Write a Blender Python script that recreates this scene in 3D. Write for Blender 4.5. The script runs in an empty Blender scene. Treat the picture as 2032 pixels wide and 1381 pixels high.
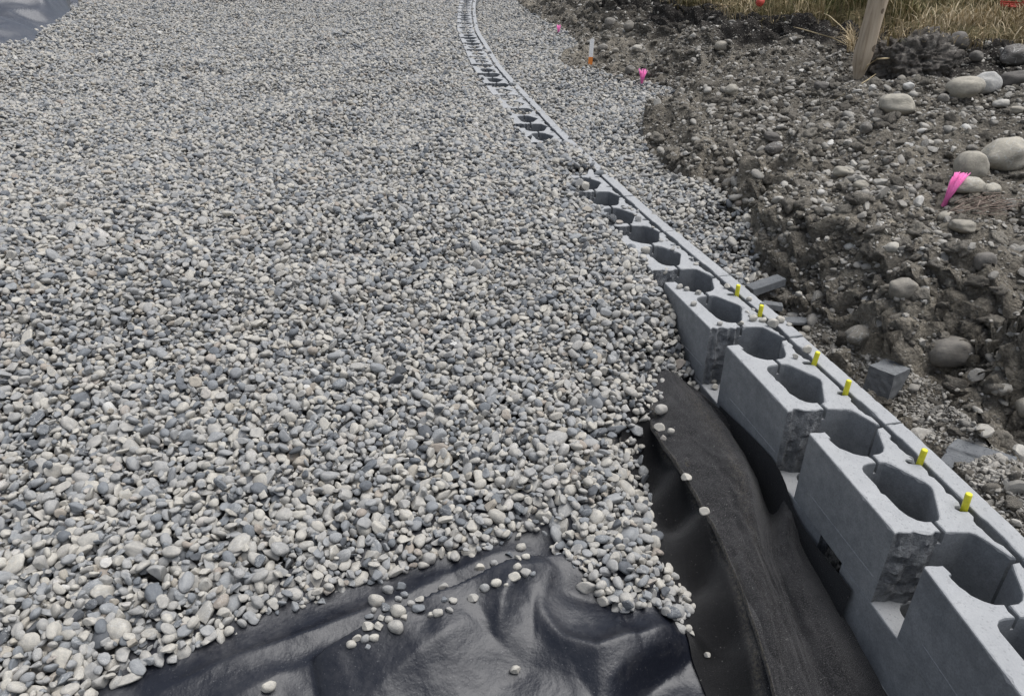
import bpy, bmesh, math, random
import numpy as np
from mathutils import Vector, Matrix, Euler, noise as mnoise
from mathutils.geometry import tessellate_polygon

random.seed(7); rng = np.random.default_rng(11)
sc = bpy.context.scene
COL = sc.collection
R = math.radians

# ------------------------------------------------------------------ camera maths
FPX, CAMH, PIT = 1468.0, 1.08, R(29.8)
SP, CP = math.sin(PIT), math.cos(PIT)
def P(x, y, z=0.0):
    """point of the place seen at photo pixel (x, y) when its height is z"""
    u = (x-1016)/FPX; v = (y-690.5)/FPX
    t = (CAMH-z)/(SP+v*CP)
    return Vector((u*t, (CP-v*SP)*t, z))
def PXM(x, y, z=0.0):
    v = (y-690.5)/FPX
    return FPX*(SP+v*CP)/(CAMH-z)          # pixels per metre there
def proj(X, Y, Z):
    dz = CAMH-Z
    dep = Y*CP+dz*SP
    return 1016+FPX*X/dep, 690.5+FPX*(dz*CP-Y*SP)/dep

# ------------------------------------------------------------------ helpers
def tag(o, label=None, cat=None, group=None, kind=None):
    if label: o['label'] = label
    if cat: o['category'] = cat
    if group: o['group'] = group
    if kind: o['kind'] = kind
    return o
def link(name, me, mat=None, parent=None):
    o = bpy.data.objects.new(name, me); COL.objects.link(o)
    if mat is not None:
        for m in (mat if isinstance(mat, (list, tuple)) else [mat]): me.materials.append(m)
    if parent: o.parent = parent
    return o
def mesh_from(name, verts, faces, smooth=True):
    me = bpy.data.meshes.new(name)
    me.from_pydata([tuple(v) for v in verts], [], [tuple(f) for f in faces])
    if smooth: me.polygons.foreach_set('use_smooth', [True]*len(me.polygons))
    me.update(); return me
def grid_mesh(name, V, smooth=True):
    """V: (n, m, 3) array -> quad sheet"""
    n, m = V.shape[:2]
    me = bpy.data.meshes.new(name)
    idx = np.arange(n*m).reshape(n, m)
    q = np.stack([idx[:-1, :-1], idx[:-1, 1:], idx[1:, 1:], idx[1:, :-1]], -1).reshape(-1, 4)
    me.vertices.add(n*m); me.vertices.foreach_set('co', V.reshape(-1).astype(np.float32))
    me.loops.add(q.size); me.loops.foreach_set('vertex_index', q.reshape(-1).astype(np.int32))
    me.polygons.add(len(q)); me.polygons.foreach_set('loop_start', np.arange(0, q.size, 4, dtype=np.int32))
    me.polygons.foreach_set('use_smooth', np.full(len(q), smooth))
    me.update(calc_edges=True); return me
def sstep(a, b, x):
    t = np.clip((x-a)/(b-a), 0, 1); return t*t*(3-2*t)
_lat = rng.random((256, 256))
def vnoise(x, y, s, seed=0):
    x = np.asarray(x)/s+seed*17.31; y = np.asarray(y)/s+seed*9.77
    xi = np.floor(x).astype(int); yi = np.floor(y).astype(int)
    fx = x-xi; fy = y-yi; fx = fx*fx*(3-2*fx); fy = fy*fy*(3-2*fy)
    a = _lat[xi % 256, yi % 256]; b = _lat[(xi+1) % 256, yi % 256]
    c = _lat[xi % 256, (yi+1) % 256]; d = _lat[(xi+1) % 256, (yi+1) % 256]
    return (a*(1-fx)+b*fx)*(1-fy)+(c*(1-fx)+d*fx)*fy-.5
def in_poly(x, y, poly):
    x = np.asarray(x); y = np.asarray(y); r = np.zeros(x.shape, bool); n = len(poly)
    for i in range(n):
        x0, y0 = poly[i]; x1, y1 = poly[(i+1) % n]
        if y0 == y1: continue
        c = ((y0 > y) != (y1 > y)) & (x < (x1-x0)*(y-y0)/(y1-y0)+x0)
        r ^= c
    return r

# ------------------------------------------------------------------ materials
class NT:
    def __init__(s, name):
        s.m = bpy.data.materials.new(name); s.m.use_nodes = True
        s.t = s.m.node_tree; s.n = s.t.nodes; s.b = s.n['Principled BSDF']
    def add(s, typ, **kw):
        nd = s.n.new(typ)
        for k, v in kw.items():
            if k.startswith('i_'): nd.inputs[k[2:].replace('_', ' ')].default_value = v
            else: setattr(nd, k, v)
        return nd
    def l(s, a, b): s.t.links.new(a, b)
    def ramp(s, fac, stops, interp='LINEAR'):
        r = s.n.new('ShaderNodeValToRGB'); cr = r.color_ramp; cr.interpolation = interp
        while len(cr.elements) < len(stops): cr.elements.new(.5)
        for e, (p, c) in zip(cr.elements, stops):
            e.position = p; e.color = (*c, 1) if len(c) == 3 else c
        s.l(fac, r.inputs[0]); return r.outputs[0]
    def noise(s, vec, scale, detail=4, rough=.55, dist=0):
        n = s.add('ShaderNodeTexNoise'); n.inputs['Scale'].default_value = scale
        n.inputs['Detail'].default_value = detail; n.inputs['Roughness'].default_value = rough
        n.inputs['Distortion'].default_value = dist
        if vec is not None: s.l(vec, n.inputs['Vector'])
        return n.outputs['Fac']
    def mix(s, fac, a, b, mode='MIX'):
        m = s.add('ShaderNodeMix', data_type='RGBA', blend_type=mode)
        for sk, v in ((m.inputs[0], fac), (m.inputs[6], a), (m.inputs[7], b)):
            if hasattr(v, 'is_output'): s.l(v, sk)
            elif isinstance(v, (int, float)): sk.default_value = v
            else: sk.default_value = (*v, 1) if len(v) == 3 else v
        return m.outputs[2]
    def math(s, op, a, b=None):
        m = s.add('ShaderNodeMath', operation=op)
        for sk, v in zip(m.inputs, (a, b)):
            if v is None: continue
            if hasattr(v, 'is_output'): s.l(v, sk)
            else: sk.default_value = v
        return m.outputs[0]
    def bump(s, h, strength=.3, dist=.01, normal=None):
        b = s.add('ShaderNodeBump'); b.inputs['Strength'].default_value = strength
        b.inputs['Distance'].default_value = dist; s.l(h, b.inputs['Height'])
        if normal is not None: s.l(normal, b.inputs['Normal'])
        return b.outputs[0]
    def vec(s, what='Object'):
        return s.add('ShaderNodeTexCoord').outputs[what]
    def done(s, col=None, rough=None, nor=None, spec=None):
        for k, v in (('Base Color', col), ('Roughness', rough), ('Normal', nor), ('Specular IOR Level', spec)):
            if v is None: continue
            if hasattr(v, 'is_output'): s.l(v, s.b.inputs[k])
            elif isinstance(v, (int, float)): s.b.inputs[k].default_value = v
            else: s.b.inputs[k].default_value = (*v, 1)
        return s.m

PEB = [(0.0, (.05, .057, .068)), (.06, (.085, .095, .11)), (.15, (.145, .16, .178)), (.27, (.225, .238, .252)), (.40, (.29, .295, .298)),
       (.55, (.358, .347, .326)), (.70, (.425, .403, .36)), (.83, (.49, .464, .41)), (.90, (.36, .328, .275)), (.955, (.31, .265, .225)), (1.0, (.55, .54, .515))]
def mat_pebble(name, src='inst', ramp=PEB, dust=(.40, .385, .355), dustf=.10):
    n = NT(name)
    if src == 'inst':
        a = n.add('ShaderNodeAttribute', attribute_type='INSTANCER', attribute_name='tone'); tone = a.outputs['Fac']
    else:
        a = n.add('ShaderNodeAttribute', attribute_type='OBJECT', attribute_name='tone'); tone = a.outputs['Fac']
    v = n.vec()
    off = n.add('ShaderNodeVectorMath', operation='ADD'); n.l(v, off.inputs[0])
    cmb = n.add('ShaderNodeCombineXYZ'); n.l(n.math('MULTIPLY', tone, 913.7), cmb.inputs[0]); n.l(n.math('MULTIPLY', tone, 377.1), cmb.inputs[1])
    n.l(cmb.outputs[0], off.inputs[1]); vv = off.outputs[0]
    base = n.ramp(tone, ramp)
    n1 = n.noise(vv, 1.6, 6, .65); n2 = n.noise(vv, 9, 3, .6)
    base = n.mix(1.0, base, n.ramp(n1, [(.3, (.72, .73, .75)), (.7, (1.16, 1.15, 1.12))]), 'MULTIPLY')
    base = n.mix(1.0, base, n.ramp(n2, [(.35, (.86, .86, .87)), (.65, (1.06, 1.06, 1.05))]), 'MULTIPLY')
    # pale mineral veins, on the darker stones
    vn = n.noise(vv, 1.3, 2, .5, 1.2)
    vein = n.math('LESS_THAN', n.math('ABSOLUTE', n.math('SUBTRACT', vn, .5)), .014)
    vf = n.math('MULTIPLY', vein, n.math('MULTIPLY', n.math('LESS_THAN', n.math('FRACT', n.math('MULTIPLY', tone, 57.3)), .3), .55))
    base = n.mix(vf, base, (.5, .5, .48))
    base = n.mix(n.math('MULTIPLY', n.noise(vv, 2.3, 4), dustf*2), base, dust)
    nor = n.bump(n.noise(vv, 7, 5, .65), .22, .06)
    return n.done(base, .78, nor, .28)
M = {}
M['pebble'] = mat_pebble('pebble_stone')
M['pebble_single'] = mat_pebble('loose_pebble_stone', 'obj')
SOILST = [(0, (.11, .106, .10)), (.3, (.23, .22, .20)), (.6, (.34, .322, .29)), (.85, (.46, .44, .40)), (1, (.58, .565, .53))]
M['soil_stone'] = mat_pebble('dusty_soil_stone', 'inst', SOILST, (.27, .248, .213), .2)
M['cobble'] = mat_pebble('cobble_stone', 'obj', [(0, (.07, .065, .065)), (.2, (.13, .122, .115)), (.4, (.22, .205, .18)), (.6, (.34, .315, .265)), (.8, (.44, .41, .345)), (1, (.52, .515, .50))], (.27, .245, .205), .16)
def mk_clod():
    n = NT('soil_clod'); v = n.vec()
    a = n.add('ShaderNodeAttribute', attribute_type='INSTANCER', attribute_name='tone')
    c = n.ramp(a.outputs['Fac'], [(0, (.08, .073, .063)), (.5, (.185, .17, .146)), (1, (.32, .295, .252))])
    c = n.mix(1, c, n.ramp(n.noise(v, 6, 4), [(.3, (.7, .7, .7)), (.7, (1.2, 1.2, 1.2))]), 'MULTIPLY')
    return n.done(c, .95, n.bump(n.noise(v, 5, 6, .7), .6, .15), .1)
M['clod'] = mk_clod()
def mk_soil():
    n = NT('excavated_soil'); v = n.vec()
    big = n.noise(v, 1.1, 4, .6); mid = n.noise(v, 9, 5, .65); fine = n.noise(v, 60, 4, .7)
    c = n.ramp(big, [(.3, (.12, .110, .095)), (.5, (.215, .197, .168)), (.7, (.35, .32, .27))])
    c = n.mix(1, c, n.ramp(mid, [(.3, (.6, .6, .6)), (.68, (1.3, 1.28, 1.24))]), 'MULTIPLY')
    c = n.mix(1, c, n.ramp(fine, [(.3, (.55, .55, .55)), (.7, (1.4, 1.39, 1.37))]), 'MULTIPLY')
    # dark topsoil toward the turf line (a real change of soil)
    at = n.add('ShaderNodeAttribute', attribute_name='topsoil')
    c = n.mix(at.outputs['Fac'], c, n.mix(mid, (.02, .0185, .017), (.085, .077, .069)))
    vo = n.add('ShaderNodeTexVoronoi', feature='F1'); vo.inputs['Scale'].default_value = 70; n.l(v, vo.inputs['Vector'])
    speck = n.math('LESS_THAN', vo.outputs['Distance'], .30)
    pick = n.math('GREATER_THAN', n.noise(v, 40, 1), .52)
    c = n.mix(n.math('MULTIPLY', n.math('MULTIPLY', speck, pick), .65), c, (.36, .34, .30))
    h = n.math('ADD', n.noise(v, 28, 6, .72), n.math('MULTIPLY', n.math('SUBTRACT', 1, vo.outputs['Distance']), .25))
    return n.done(c, .95, n.bump(h, 1.0, .045), .12)
M['soil'] = mk_soil()
def mk_gbase():
    n = NT('gravel_underlay'); v = n.vec()
    vo = n.add('ShaderNodeTexVoronoi'); vo.inputs['Scale'].default_value = 34; n.l(v, vo.inputs['Vector'])
    c = n.mix(1, n.ramp(vo.outputs['Color'], [(0, (.10, .105, .115)), (.5, (.22, .22, .22)), (1, (.36, .345, .31))]), n.ramp(vo.outputs['Distance'], [(.2, (1, 1, 1)), (.7, (.5, .5, .5))]), 'MULTIPLY')
    return n.done(c, .9, n.bump(n.math('SUBTRACT', 1, vo.outputs['Distance']), 1, .03), .2)
M['gbase'] = mk_gbase()
def mk_concrete(name, rough=False, k=1.0, lite=.55):
    n = NT(name); v = n.vec()
    oi = n.add('ShaderNodeObjectInfo')
    off = n.add('ShaderNodeVectorMath', operation='ADD'); n.l(v, off.inputs[0])
    cmb = n.add('ShaderNodeCombineXYZ'); n.l(n.math('MULTIPLY', oi.outputs['Random'], 50), cmb.inputs[0]); n.l(cmb.outputs[0], off.inputs[1]); vv = off.outputs[0]
    big = n.noise(vv, 6, 4, .6); mid = n.noise(vv, 45, 4, .65); fine = n.noise(vv, 260, 3, .6)
    c = n.ramp(big, [(.3, (.175*k, .185*k, .195*k)), (.7, (.25*k, .258*k, .266*k))])
    c = n.mix(1, c, n.ramp(mid, [(.3, (.84, .84, .85)), (.68, (1.12, 1.12, 1.11))]), 'MULTIPLY')
    c = n.mix(1, c, n.ramp(fine, [(.32, (.82, .82, .82)), (.6, (1.06, 1.06, 1.06))]), 'MULTIPLY')
    c = n.mix(1, c, n.ramp(oi.outputs['Random'], [(0, (.88, .885, .89)), (.5, (1, 1, 1)), (1, (1.10, 1.09, 1.07))]), 'MULTIPLY')
    st = n.noise(vv, 11, 5, .7, .5); c = n.mix(n.math('MULTIPLY', n.ramp(st, [(.52, (0, 0, 0)), (.7, (1, 1, 1))]), .35), c, (.16, .165, .17))
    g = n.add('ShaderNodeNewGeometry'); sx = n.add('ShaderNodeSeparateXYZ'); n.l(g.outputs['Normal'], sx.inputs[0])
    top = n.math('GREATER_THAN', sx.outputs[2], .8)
    if rough:
        c = n.mix(1, c, n.ramp(n.noise(vv, 80, 5, .7), [(.35, (.62, .62, .64)), (.65, (1.08, 1.08, 1.08))]), 'MULTIPLY')
        return n.done(c, .95, n.bump(n.noise(vv, 110, 5, .75), 1, .012), .15)
    # open pores in the struck top face; smooth moulded sides
    pv = n.add('ShaderNodeTexVoronoi'); pv.inputs['Scale'].default_value = 130; n.l(vv, pv.inputs['Vector'])
    pore = n.math('MULTIPLY', n.math('LESS_THAN', pv.outputs['Distance'], .30), n.math('GREATER_THAN', n.noise(vv, 60, 2), .52))
    pore = n.math('MULTIPLY', pore, n.math('ADD', n.math('MULTIPLY', top, .75), .12))
    c = n.mix(pore, c, (.075, .08, .085))
    c = n.mix(n.math('MULTIPLY', top, lite), c, n.mix(n.noise(vv, 14, 4, .65), (.32, .325, .33), (.53, .53, .525)))  # light from above painted in: upward faces get a paler colour than the sides
    h = n.math('ADD', n.math('MULTIPLY', fine, .6), n.math('MULTIPLY', pore, -1.2))
    hh = n.math('MULTIPLY', h, n.math('ADD', n.math('MULTIPLY', top, .8), .25))
    return n.done(c, .86, n.bump(hh, .5, .004), .22)
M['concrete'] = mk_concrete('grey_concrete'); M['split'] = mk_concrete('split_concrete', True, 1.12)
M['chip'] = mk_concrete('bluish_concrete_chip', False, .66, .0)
def mk_liner(name, base, dustc, dustk, r0, weave=True):
    n = NT(name); v = n.vec()
    d = n.noise(v, 5, 6, .65, .4); d2 = n.noise(v, 90, 3, .6)
    dm = n.math('MULTIPLY', n.ramp(d, [(.45, (0, 0, 0)), (.75, (1, 1, 1))]), n.ramp(d2, [(.3, (.3, .3, .3)), (.6, (1, 1, 1))]))
    c = n.mix(n.math('MULTIPLY', dm, dustk), base, dustc)
    # white scuffs
    sc_ = n.noise(v, 300, 2, .5)
    c = n.mix(n.math('MULTIPLY', n.math('GREATER_THAN', sc_, .70), .35), c, (.22, .22, .22))
    w = n.add('ShaderNodeTexWave', wave_type='BANDS', bands_direction='DIAGONAL'); w.inputs['Scale'].default_value = 210; w.inputs['Distortion'].default_value = 1.0
    n.l(v, w.inputs['Vector'])
    nb = n.bump(n.noise(v, 14, 4, .6), .25, .02)
    nor = n.bump(w.outputs['Fac'], .10 if weave else 0, .0012, nb)
    return n.done(c, n.math('ADD', n.math('MULTIPLY', dm, .25), r0), nor, .5)
M['liner'] = mk_liner('dark_liner', (.0075, .009, .0145), (.085, .083, .085), .55, .35)
M['tarp'] = mk_liner('grey_liner_sheet', (.05, .056, .07), (.13, .13, .14), .6, .36, False)
def mk_fabric():
    n = NT('felt_geotextile'); v = n.vec()
    fuzz = n.noise(v, 420, 3, .8); mid = n.noise(v, 16, 5, .65); big = n.noise(v, 4, 4, .6)
    c = n.ramp(fuzz, [(.32, (.010, .010, .0105)), (.52, (.022, .0215, .0225)), (.74, (.13, .127, .127))])
    c = n.mix(n.math('MULTIPLY', n.ramp(mid, [(.48, (0, 0, 0)), (.75, (1, 1, 1))]), .30), c, (.10, .097, .097))
    at = n.add('ShaderNodeAttribute', attribute_name='dust')
    c = n.mix(n.math('MULTIPLY', at.outputs['Fac'], n.ramp(n.noise(v, 130, 3, .7), [(.42, (0, 0, 0)), (.62, (.5, .5, .5))])), c, (.15, .132, .10))
    cl = n.add('ShaderNodeAttribute', attribute_name='painted_shade'); c = n.mix(n.math('MULTIPLY', cl.outputs['Fac'], .85), c, (.007, .007, .0075))  # shade painted into the felt colour where the mask is set
    sp = n.math('GREATER_THAN', n.noise(v, 210, 1), .76)
    c = n.mix(n.math('MULTIPLY', sp, .5), c, (.3, .29, .27))
    h = n.math('ADD', fuzz, n.math('MULTIPLY', mid, 1.2))
    m = n.done(c, 1.0, n.bump(h, .55, .006), .15)
    n.b.inputs['Sheen Weight'].default_value = .12; n.b.inputs['Sheen Roughness'].default_value = .5
    return m
M['fabric'] = mk_fabric()
def mk_plain(name, col, rough=.6, var=.15, scale=30, spec=.4):
    n = NT(name); v = n.vec()
    c = n.mix(1, col, n.ramp(n.noise(v, scale, 4, .6), [(.3, (1-var,)*3), (.7, (1+var,)*3)]), 'MULTIPLY')
    return n.done(c, rough, n.bump(n.noise(v, scale*4, 3), .15, .003), spec)
M['pin'] = mk_plain('yellow_fibreglass', (.66, .62, .035), .45, .12, 60)
M['pink'] = mk_plain('fluorescent_pink_plastic', (.92, .22, .54), .5, .12, 40)
M['white_paint'] = mk_plain('white_painted_wood', (.9, .89, .87), .6, .06, 30)
M['orange_paint'] = mk_plain('orange_painted_wood', (.85, .27, .05), .6, .1, 30)
M['red'] = mk_plain('red_plastic', (.45, .06, .04), .5, .2, 20)
M['straw'] = mk_plain('dry_straw', (.42, .34, .21), .8, .25, 12)
M['root'] = mk_plain('dry_root', (.22, .17, .14), .9, .3, 20)
def mk_wood():
    n = NT('weathered_wood'); v = n.vec()
    mp = n.add('ShaderNodeMapping'); mp.inputs['Scale'].default_value = (26, 26, 1.6); n.l(v, mp.inputs['Vector'])
    g = n.noise(mp.outputs[0], 1.6, 6, .65, .6)
    c = n.ramp(g, [(.25, (.20, .155, .11)), (.45, (.41, .335, .25)), (.7, (.55, .465, .36))])
    vo = n.add('ShaderNodeTexVoronoi'); vo.inputs['Scale'].default_value = 6; n.l(v, vo.inputs['Vector'])
    c = n.mix(n.math('MULTIPLY', n.math('LESS_THAN', vo.outputs['Distance'], .13), .75), c, (.07, .05, .035))
    return n.done(c, .85, n.bump(g, .5, .01), .2)
M['wood'] = mk_wood()
def mk_grass():
    n = NT('dry_grass_blade')
    a = n.add('ShaderNodeAttribute', attribute_name='tone')
    c = n.ramp(a.outputs['Fac'], [(0, (.07, .08, .028)), (.25, (.16, .145, .06)), (.45, (.29, .23, .13)), (.75, (.46, .365, .23)), (1, (.58, .49, .345))])
    return n.done(c, .8, None, .25)
M['grass'] = mk_grass()
def mk_turf():
    n = NT('turf'); v = n.vec()
    c = n.ramp(n.noise(v, 7, 5, .7), [(.3, (.03, .03, .014)), (.5, (.10, .085, .045)), (.7, (.2, .16, .09))])
    return n.done(c, .95, n.bump(n.noise(v, 40, 5, .7), 1, .03), .1)

# ------------------------------------------------------------------ wall path
EDGE = [(1795,838),(1596,667),(1455,550),(1345,462),(1263,392),(1200,338),(1154,293),(1111,255),(1083,223),(1023,163),(993,130),(969,90),(950,61),(945,34),(943,14),(945,0)]
_e = np.array([P(*e)[:2] for e in EDGE]); _e = np.vstack([[1.10, .62], [1.055, 1.085], _e, [-.56, 15.2]])
_o = np.argsort(_e[:, 1]); _e = _e[_o]
# smooth X(Y): piecewise linear resampled, then averaged
_ys = np.arange(.2, 15.5, .02); _xs = np.interp(_ys, _e[:, 1], _e[:, 0])
for _ in range(3):
    kk = 21; pad = np.pad(_xs, kk//2, mode='reflect', reflect_type='odd'); _xs = np.convolve(pad, np.ones(kk)/kk, 'valid')
def xface(Y): return np.interp(Y, _ys, _xs)
BL = .457
def walk(start_y, sgn, n):
    out = [np.array([xface(start_y), start_y])]
    for _ in range(n):
        p = out[-1]; y = p[1]+sgn*BL
        for __ in range(8):
            q = np.array([xface(y), y]); y += sgn*(BL-np.hypot(*(q-p)))
        out.append(np.array([xface(y), y]))
    return out
J0 = P(1795, 838).y
far = walk(J0, 1, 29); near = walk(J0, -1, 3)
JT = near[:0:-1]+far                     # joints from near to far
FR = []                                   # frames: k, a (far joint), d (towards the near end), n (to the tail)
for i in range(len(JT)-1):
    a = JT[i+1]; b = JT[i]; d = (b-a)/np.hypot(*(b-a)); n = np.array([d[1], -d[0]])
    FR.append((i-3, a, d, n))             # k = -3.. ; k=0 lies between J0 and the next joint away

wallband = lambda X, Y: xface(Y)-X       # >0 left of the face
# block plan, (u along the wall from its far end, w from the face)
def jit(pts, s, r): return [(x+r.uniform(-s, s), y+r.uniform(-s, s)) for x, y in pts]
STRIP = [(0, 0), (.452, 0), (.452, .047), (.425, .047), (.405, .044), (.35, .044), (.335, .0475), (.13, .0475), (.115, .044), (.06, .044), (.045, .047), (0, .047)]
BODY_F = [(.008, .060), (.044, .060), (.054, .069), (.116, .068), (.130, .060), (.141, .060), (.134, .080), (.138, .087), (.148, .086), (.157, .060),
          (.298, .060), (.297, .077), (.303, .082), (.312, .077), (.316, .060), (.332, .060), (.343, .069), (.403, .068), (.417, .060), (.452, .060)]
BODY_N = [(.448, .068), (.392, .0875), (.379, .0945), (.373, .104), (.363, .150)]
CORE_B = [(.330, .150), (.327, .140), (.318, .132), (.242, .0915), (.230, .0880), (.216, .0915), (.143, .130), (.136, .138), (.133, .150)]
BODY_O = [(.104, .150), (.103, .132), (.097, .118), (.084, .107), (.022, .083), (.011, .077)]
TAIL_I = [(.134, .158), (.134, .178), (.138, .192), (.147, .201), (.160, .205), (.285, .201), (.306, .195), (.321, .184), (.328, .172), (.330, .158)]
TAIL_E0, TAIL_E1 = (.361, .158), (.350, .255)
TAIL_O = [(.006, .255), (.001, .25), (.003, .213), (.027, .211), (.030, .218), (.037, .2165), (.056, .214), (.078, .204), (.094, .191), (.102, .176), (.104, .158)]
def block_mesh(seed):
    r = random.Random(seed)
    nb = 9
    brk = []
    for i in range(1, nb):
        t = i/nb; brk.append((TAIL_E0[0]+(TAIL_E1[0]-TAIL_E0[0])*t+r.uniform(-.006, .005)+.004*math.sin(t*6), TAIL_E0[1]+(TAIL_E1[1]-TAIL_E0[1])*t))
    TAIL_X = [TAIL_E0]+brk+[TAIL_E1]
    tail = list(TAIL_I)+TAIL_X+jit(TAIL_O, .0012, r)
    body = BODY_F+jit(BODY_N, .0008, r)+CORE_B+jit(BODY_O, .0008, r)
    strip = STRIP
    TO = tail[len(TAIL_I)+len(TAIL_X):]; BN = body[len(BODY_F):len(BODY_F)+len(BODY_N)]; BO = body[-len(BODY_O):]
    outer = [(0, 0), (.452, 0), (.452, .060)]+BN+TAIL_X+TO+BO+[(.008, .060), (0, .047)]
    core = CORE_B+TAIL_I                 # hole
    V = []; F = []; MI = []
    H, HG = .203, .034
    brkset = set((round(x, 5), round(y, 5)) for x, y in TAIL_X)
    def isb(p, q): return (round(p[0], 5), round(p[1], 5)) in brkset and (round(q[0], 5), round(q[1], 5)) in brkset
    def area(pl): return sum(pl[i][0]*pl[(i+1) % len(pl)][1]-pl[(i+1) % len(pl)][0]*pl[i][1] for i in range(len(pl)))
    def inset(pl, dd):
        s = 1 if area(pl) > 0 else -1; o = []
        n = len(pl)
        for i in range(n):
            p0, p1, p2 = Vector(pl[i-1]), Vector(pl[i]), Vector(pl[(i+1) % n])
            e1 = (p1-p0); e2 = (p2-p1)
            if e1.length < 1e-7 or e2.length < 1e-7: o.append(pl[i]); continue
            e1.normalize(); e2.normalize()
            n1 = Vector((-e1.y, e1.x))*s; n2 = Vector((-e2.y, e2.x))*s
            b = n1+n2
            b = b/max(.35, b.length_squared)*2 if b.length > .2 else n1
            o.append((p1.x+b.x*dd, p1.y+b.y*dd))
        return o
    def ring(pl, z, jz=0):
        i0 = len(V)
        for x, y in pl: V.append((x, y, z+(r.uniform(-jz, jz) if jz else 0)))
        return list(range(i0, i0+len(pl)))
    def band(a, b, pl, skip=True):
        n = len(a)
        for i in range(n):
            j = (i+1) % n
            if skip and isb(pl[i], pl[j]): continue
            F.append((a[i], a[j], b[j], b[i])); MI.append(0)
    def cap(pls, rings):
        tri = tessellate_polygon([[Vector((x, y, 0)) for x, y in pl] for pl in pls])
        flat = [v for rg in rings for v in rg]
        for t in tri: F.append(tuple(flat[i] for i in t)); MI.append(0)
    def dens(pl):
        o = []
        for i in range(len(pl)):
            p, q = pl[i], pl[(i+1) % len(pl)]; o.append(p)
            if isb(p, q): continue
            m_ = int(math.hypot(q[0]-p[0], q[1]-p[1])/.011)
            for j in range(1, m_): o.append((p[0]+(q[0]-p[0])*j/m_, p[1]+(q[1]-p[1])*j/m_))
        return o
    for pl in (strip, body, tail):
        pl = dens(pl)
        ch = []
        for (x, y) in pl:
            v_ = mnoise.noise(Vector((x*38+seed*7, y*38, seed)))*.5+mnoise.noise(Vector((x*110, y*110+seed*3, 2)))*.5
            ch.append(.0034+max(0, v_-.10)*.016+max(0, v_-.33)*.02)
        i1 = inset(pl, 1.0)
        in2 = [(x+(X-x)*c, y+(Y-y)*c) for (x, y), (X, Y), c in zip(pl, i1, ch)]; in1 = [(x+(X-x)*c*.38, y+(Y-y)*c*.38) for (x, y), (X, Y), c in zip(pl, i1, ch)]
        r0 = ring(in2, 0); r1 = ring(in1, 0); r2 = ring(pl, 0); r3 = ring(pl, -HG)
        for a_, c in zip(r1, ch): V[a_] = (V[a_][0], V[a_][1], -c*.35)
        for a_, c, pp in zip(r2, ch, pl): V[a_] = (V[a_][0], V[a_][1], -.0036 if (round(pp[0], 5), round(pp[1], 5)) in brkset else -c*1.15)
        cap([in2], [r0]); band(r0, r1, pl, False); band(r1, r2, pl, False); band(r2, r3, pl)
    o1 = ring(outer, -HG); c1 = ring(core, -HG); o2 = ring(outer, -H); c2 = ring(core, -H)
    cap([outer, core], [o1, c1]); cap([outer, core], [o2, c2])
    band(o1, o2, outer); band(c1, c2, core, False)
    # broken tail end: rough grid
    NZ = 18; gx = TAIL_X
    fine = []
    for i in range(len(gx)-1):
        for s in range(2): fine.append((gx[i][0]+(gx[i+1][0]-gx[i][0])*s/2, gx[i][1]+(gx[i+1][1]-gx[i][1])*s/2))
    fine.append(gx[-1]); G = []
    for j in range(NZ+1):
        z = -.0036+(-H+.0036)*j/NZ; row = []
        for i, (x, y) in enumerate(fine):
            e = min(i, len(fine)-1-i, 3)/3*min(j+1, NZ-j, 3)/3
            dsp = (mnoise.noise(Vector((y*45+seed, z*45, seed*3.1)))*.010+mnoise.noise(Vector((y*120, z*120+seed, 5)))*.004)*e+.010*math.sin(math.pi*j/NZ)*e
            V.append((x+dsp, y+mnoise.noise(Vector((y*70, z*70, seed+9)))*.003*e, z)); row.append(len(V)-1)
        G.append(row)
    for j in range(NZ):
        for i in range(len(fine)-1): F.append((G[j][i], G[j][i+1], G[j+1][i+1], G[j+1][i])); MI.append(1)
    # fine mould line along the tail
    zb = -.142; i0 = len(V)
    for x in (.07, .335):
        for (w, z) in ((.2549, zb-.0012), (.2562, zb), (.2549, zb+.0012)): V.append((x, w, z))
    F.append((i0, i0+1, i0+4, i0+3)); F.append((i0+1, i0+2, i0+5, i0+4)); MI += [0, 0]
    me = bpy.data.meshes.new('retaining_block'); me.from_pydata(V, [], F)
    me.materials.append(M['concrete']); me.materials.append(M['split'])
    me.polygons.foreach_set('material_index', MI)
    bm = bmesh.new(); bm.from_mesh(me); bmesh.ops.remove_doubles(bm, verts=bm.verts, dist=1e-5)
    bmesh.ops.recalc_face_normals(bm, faces=bm.faces)
    for f in bm.faces: f.smooth = True
    for e in bm.edges:
        if len(e.link_faces) == 2 and e.calc_face_angle(0) > R(22): e.smooth = False
        if len(e.link_faces) != 2: e.smooth = False
    bm.to_mesh(me); bm.free(); return me
BM = [block_mesh(s) for s in (3, 8, 21)]

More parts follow.
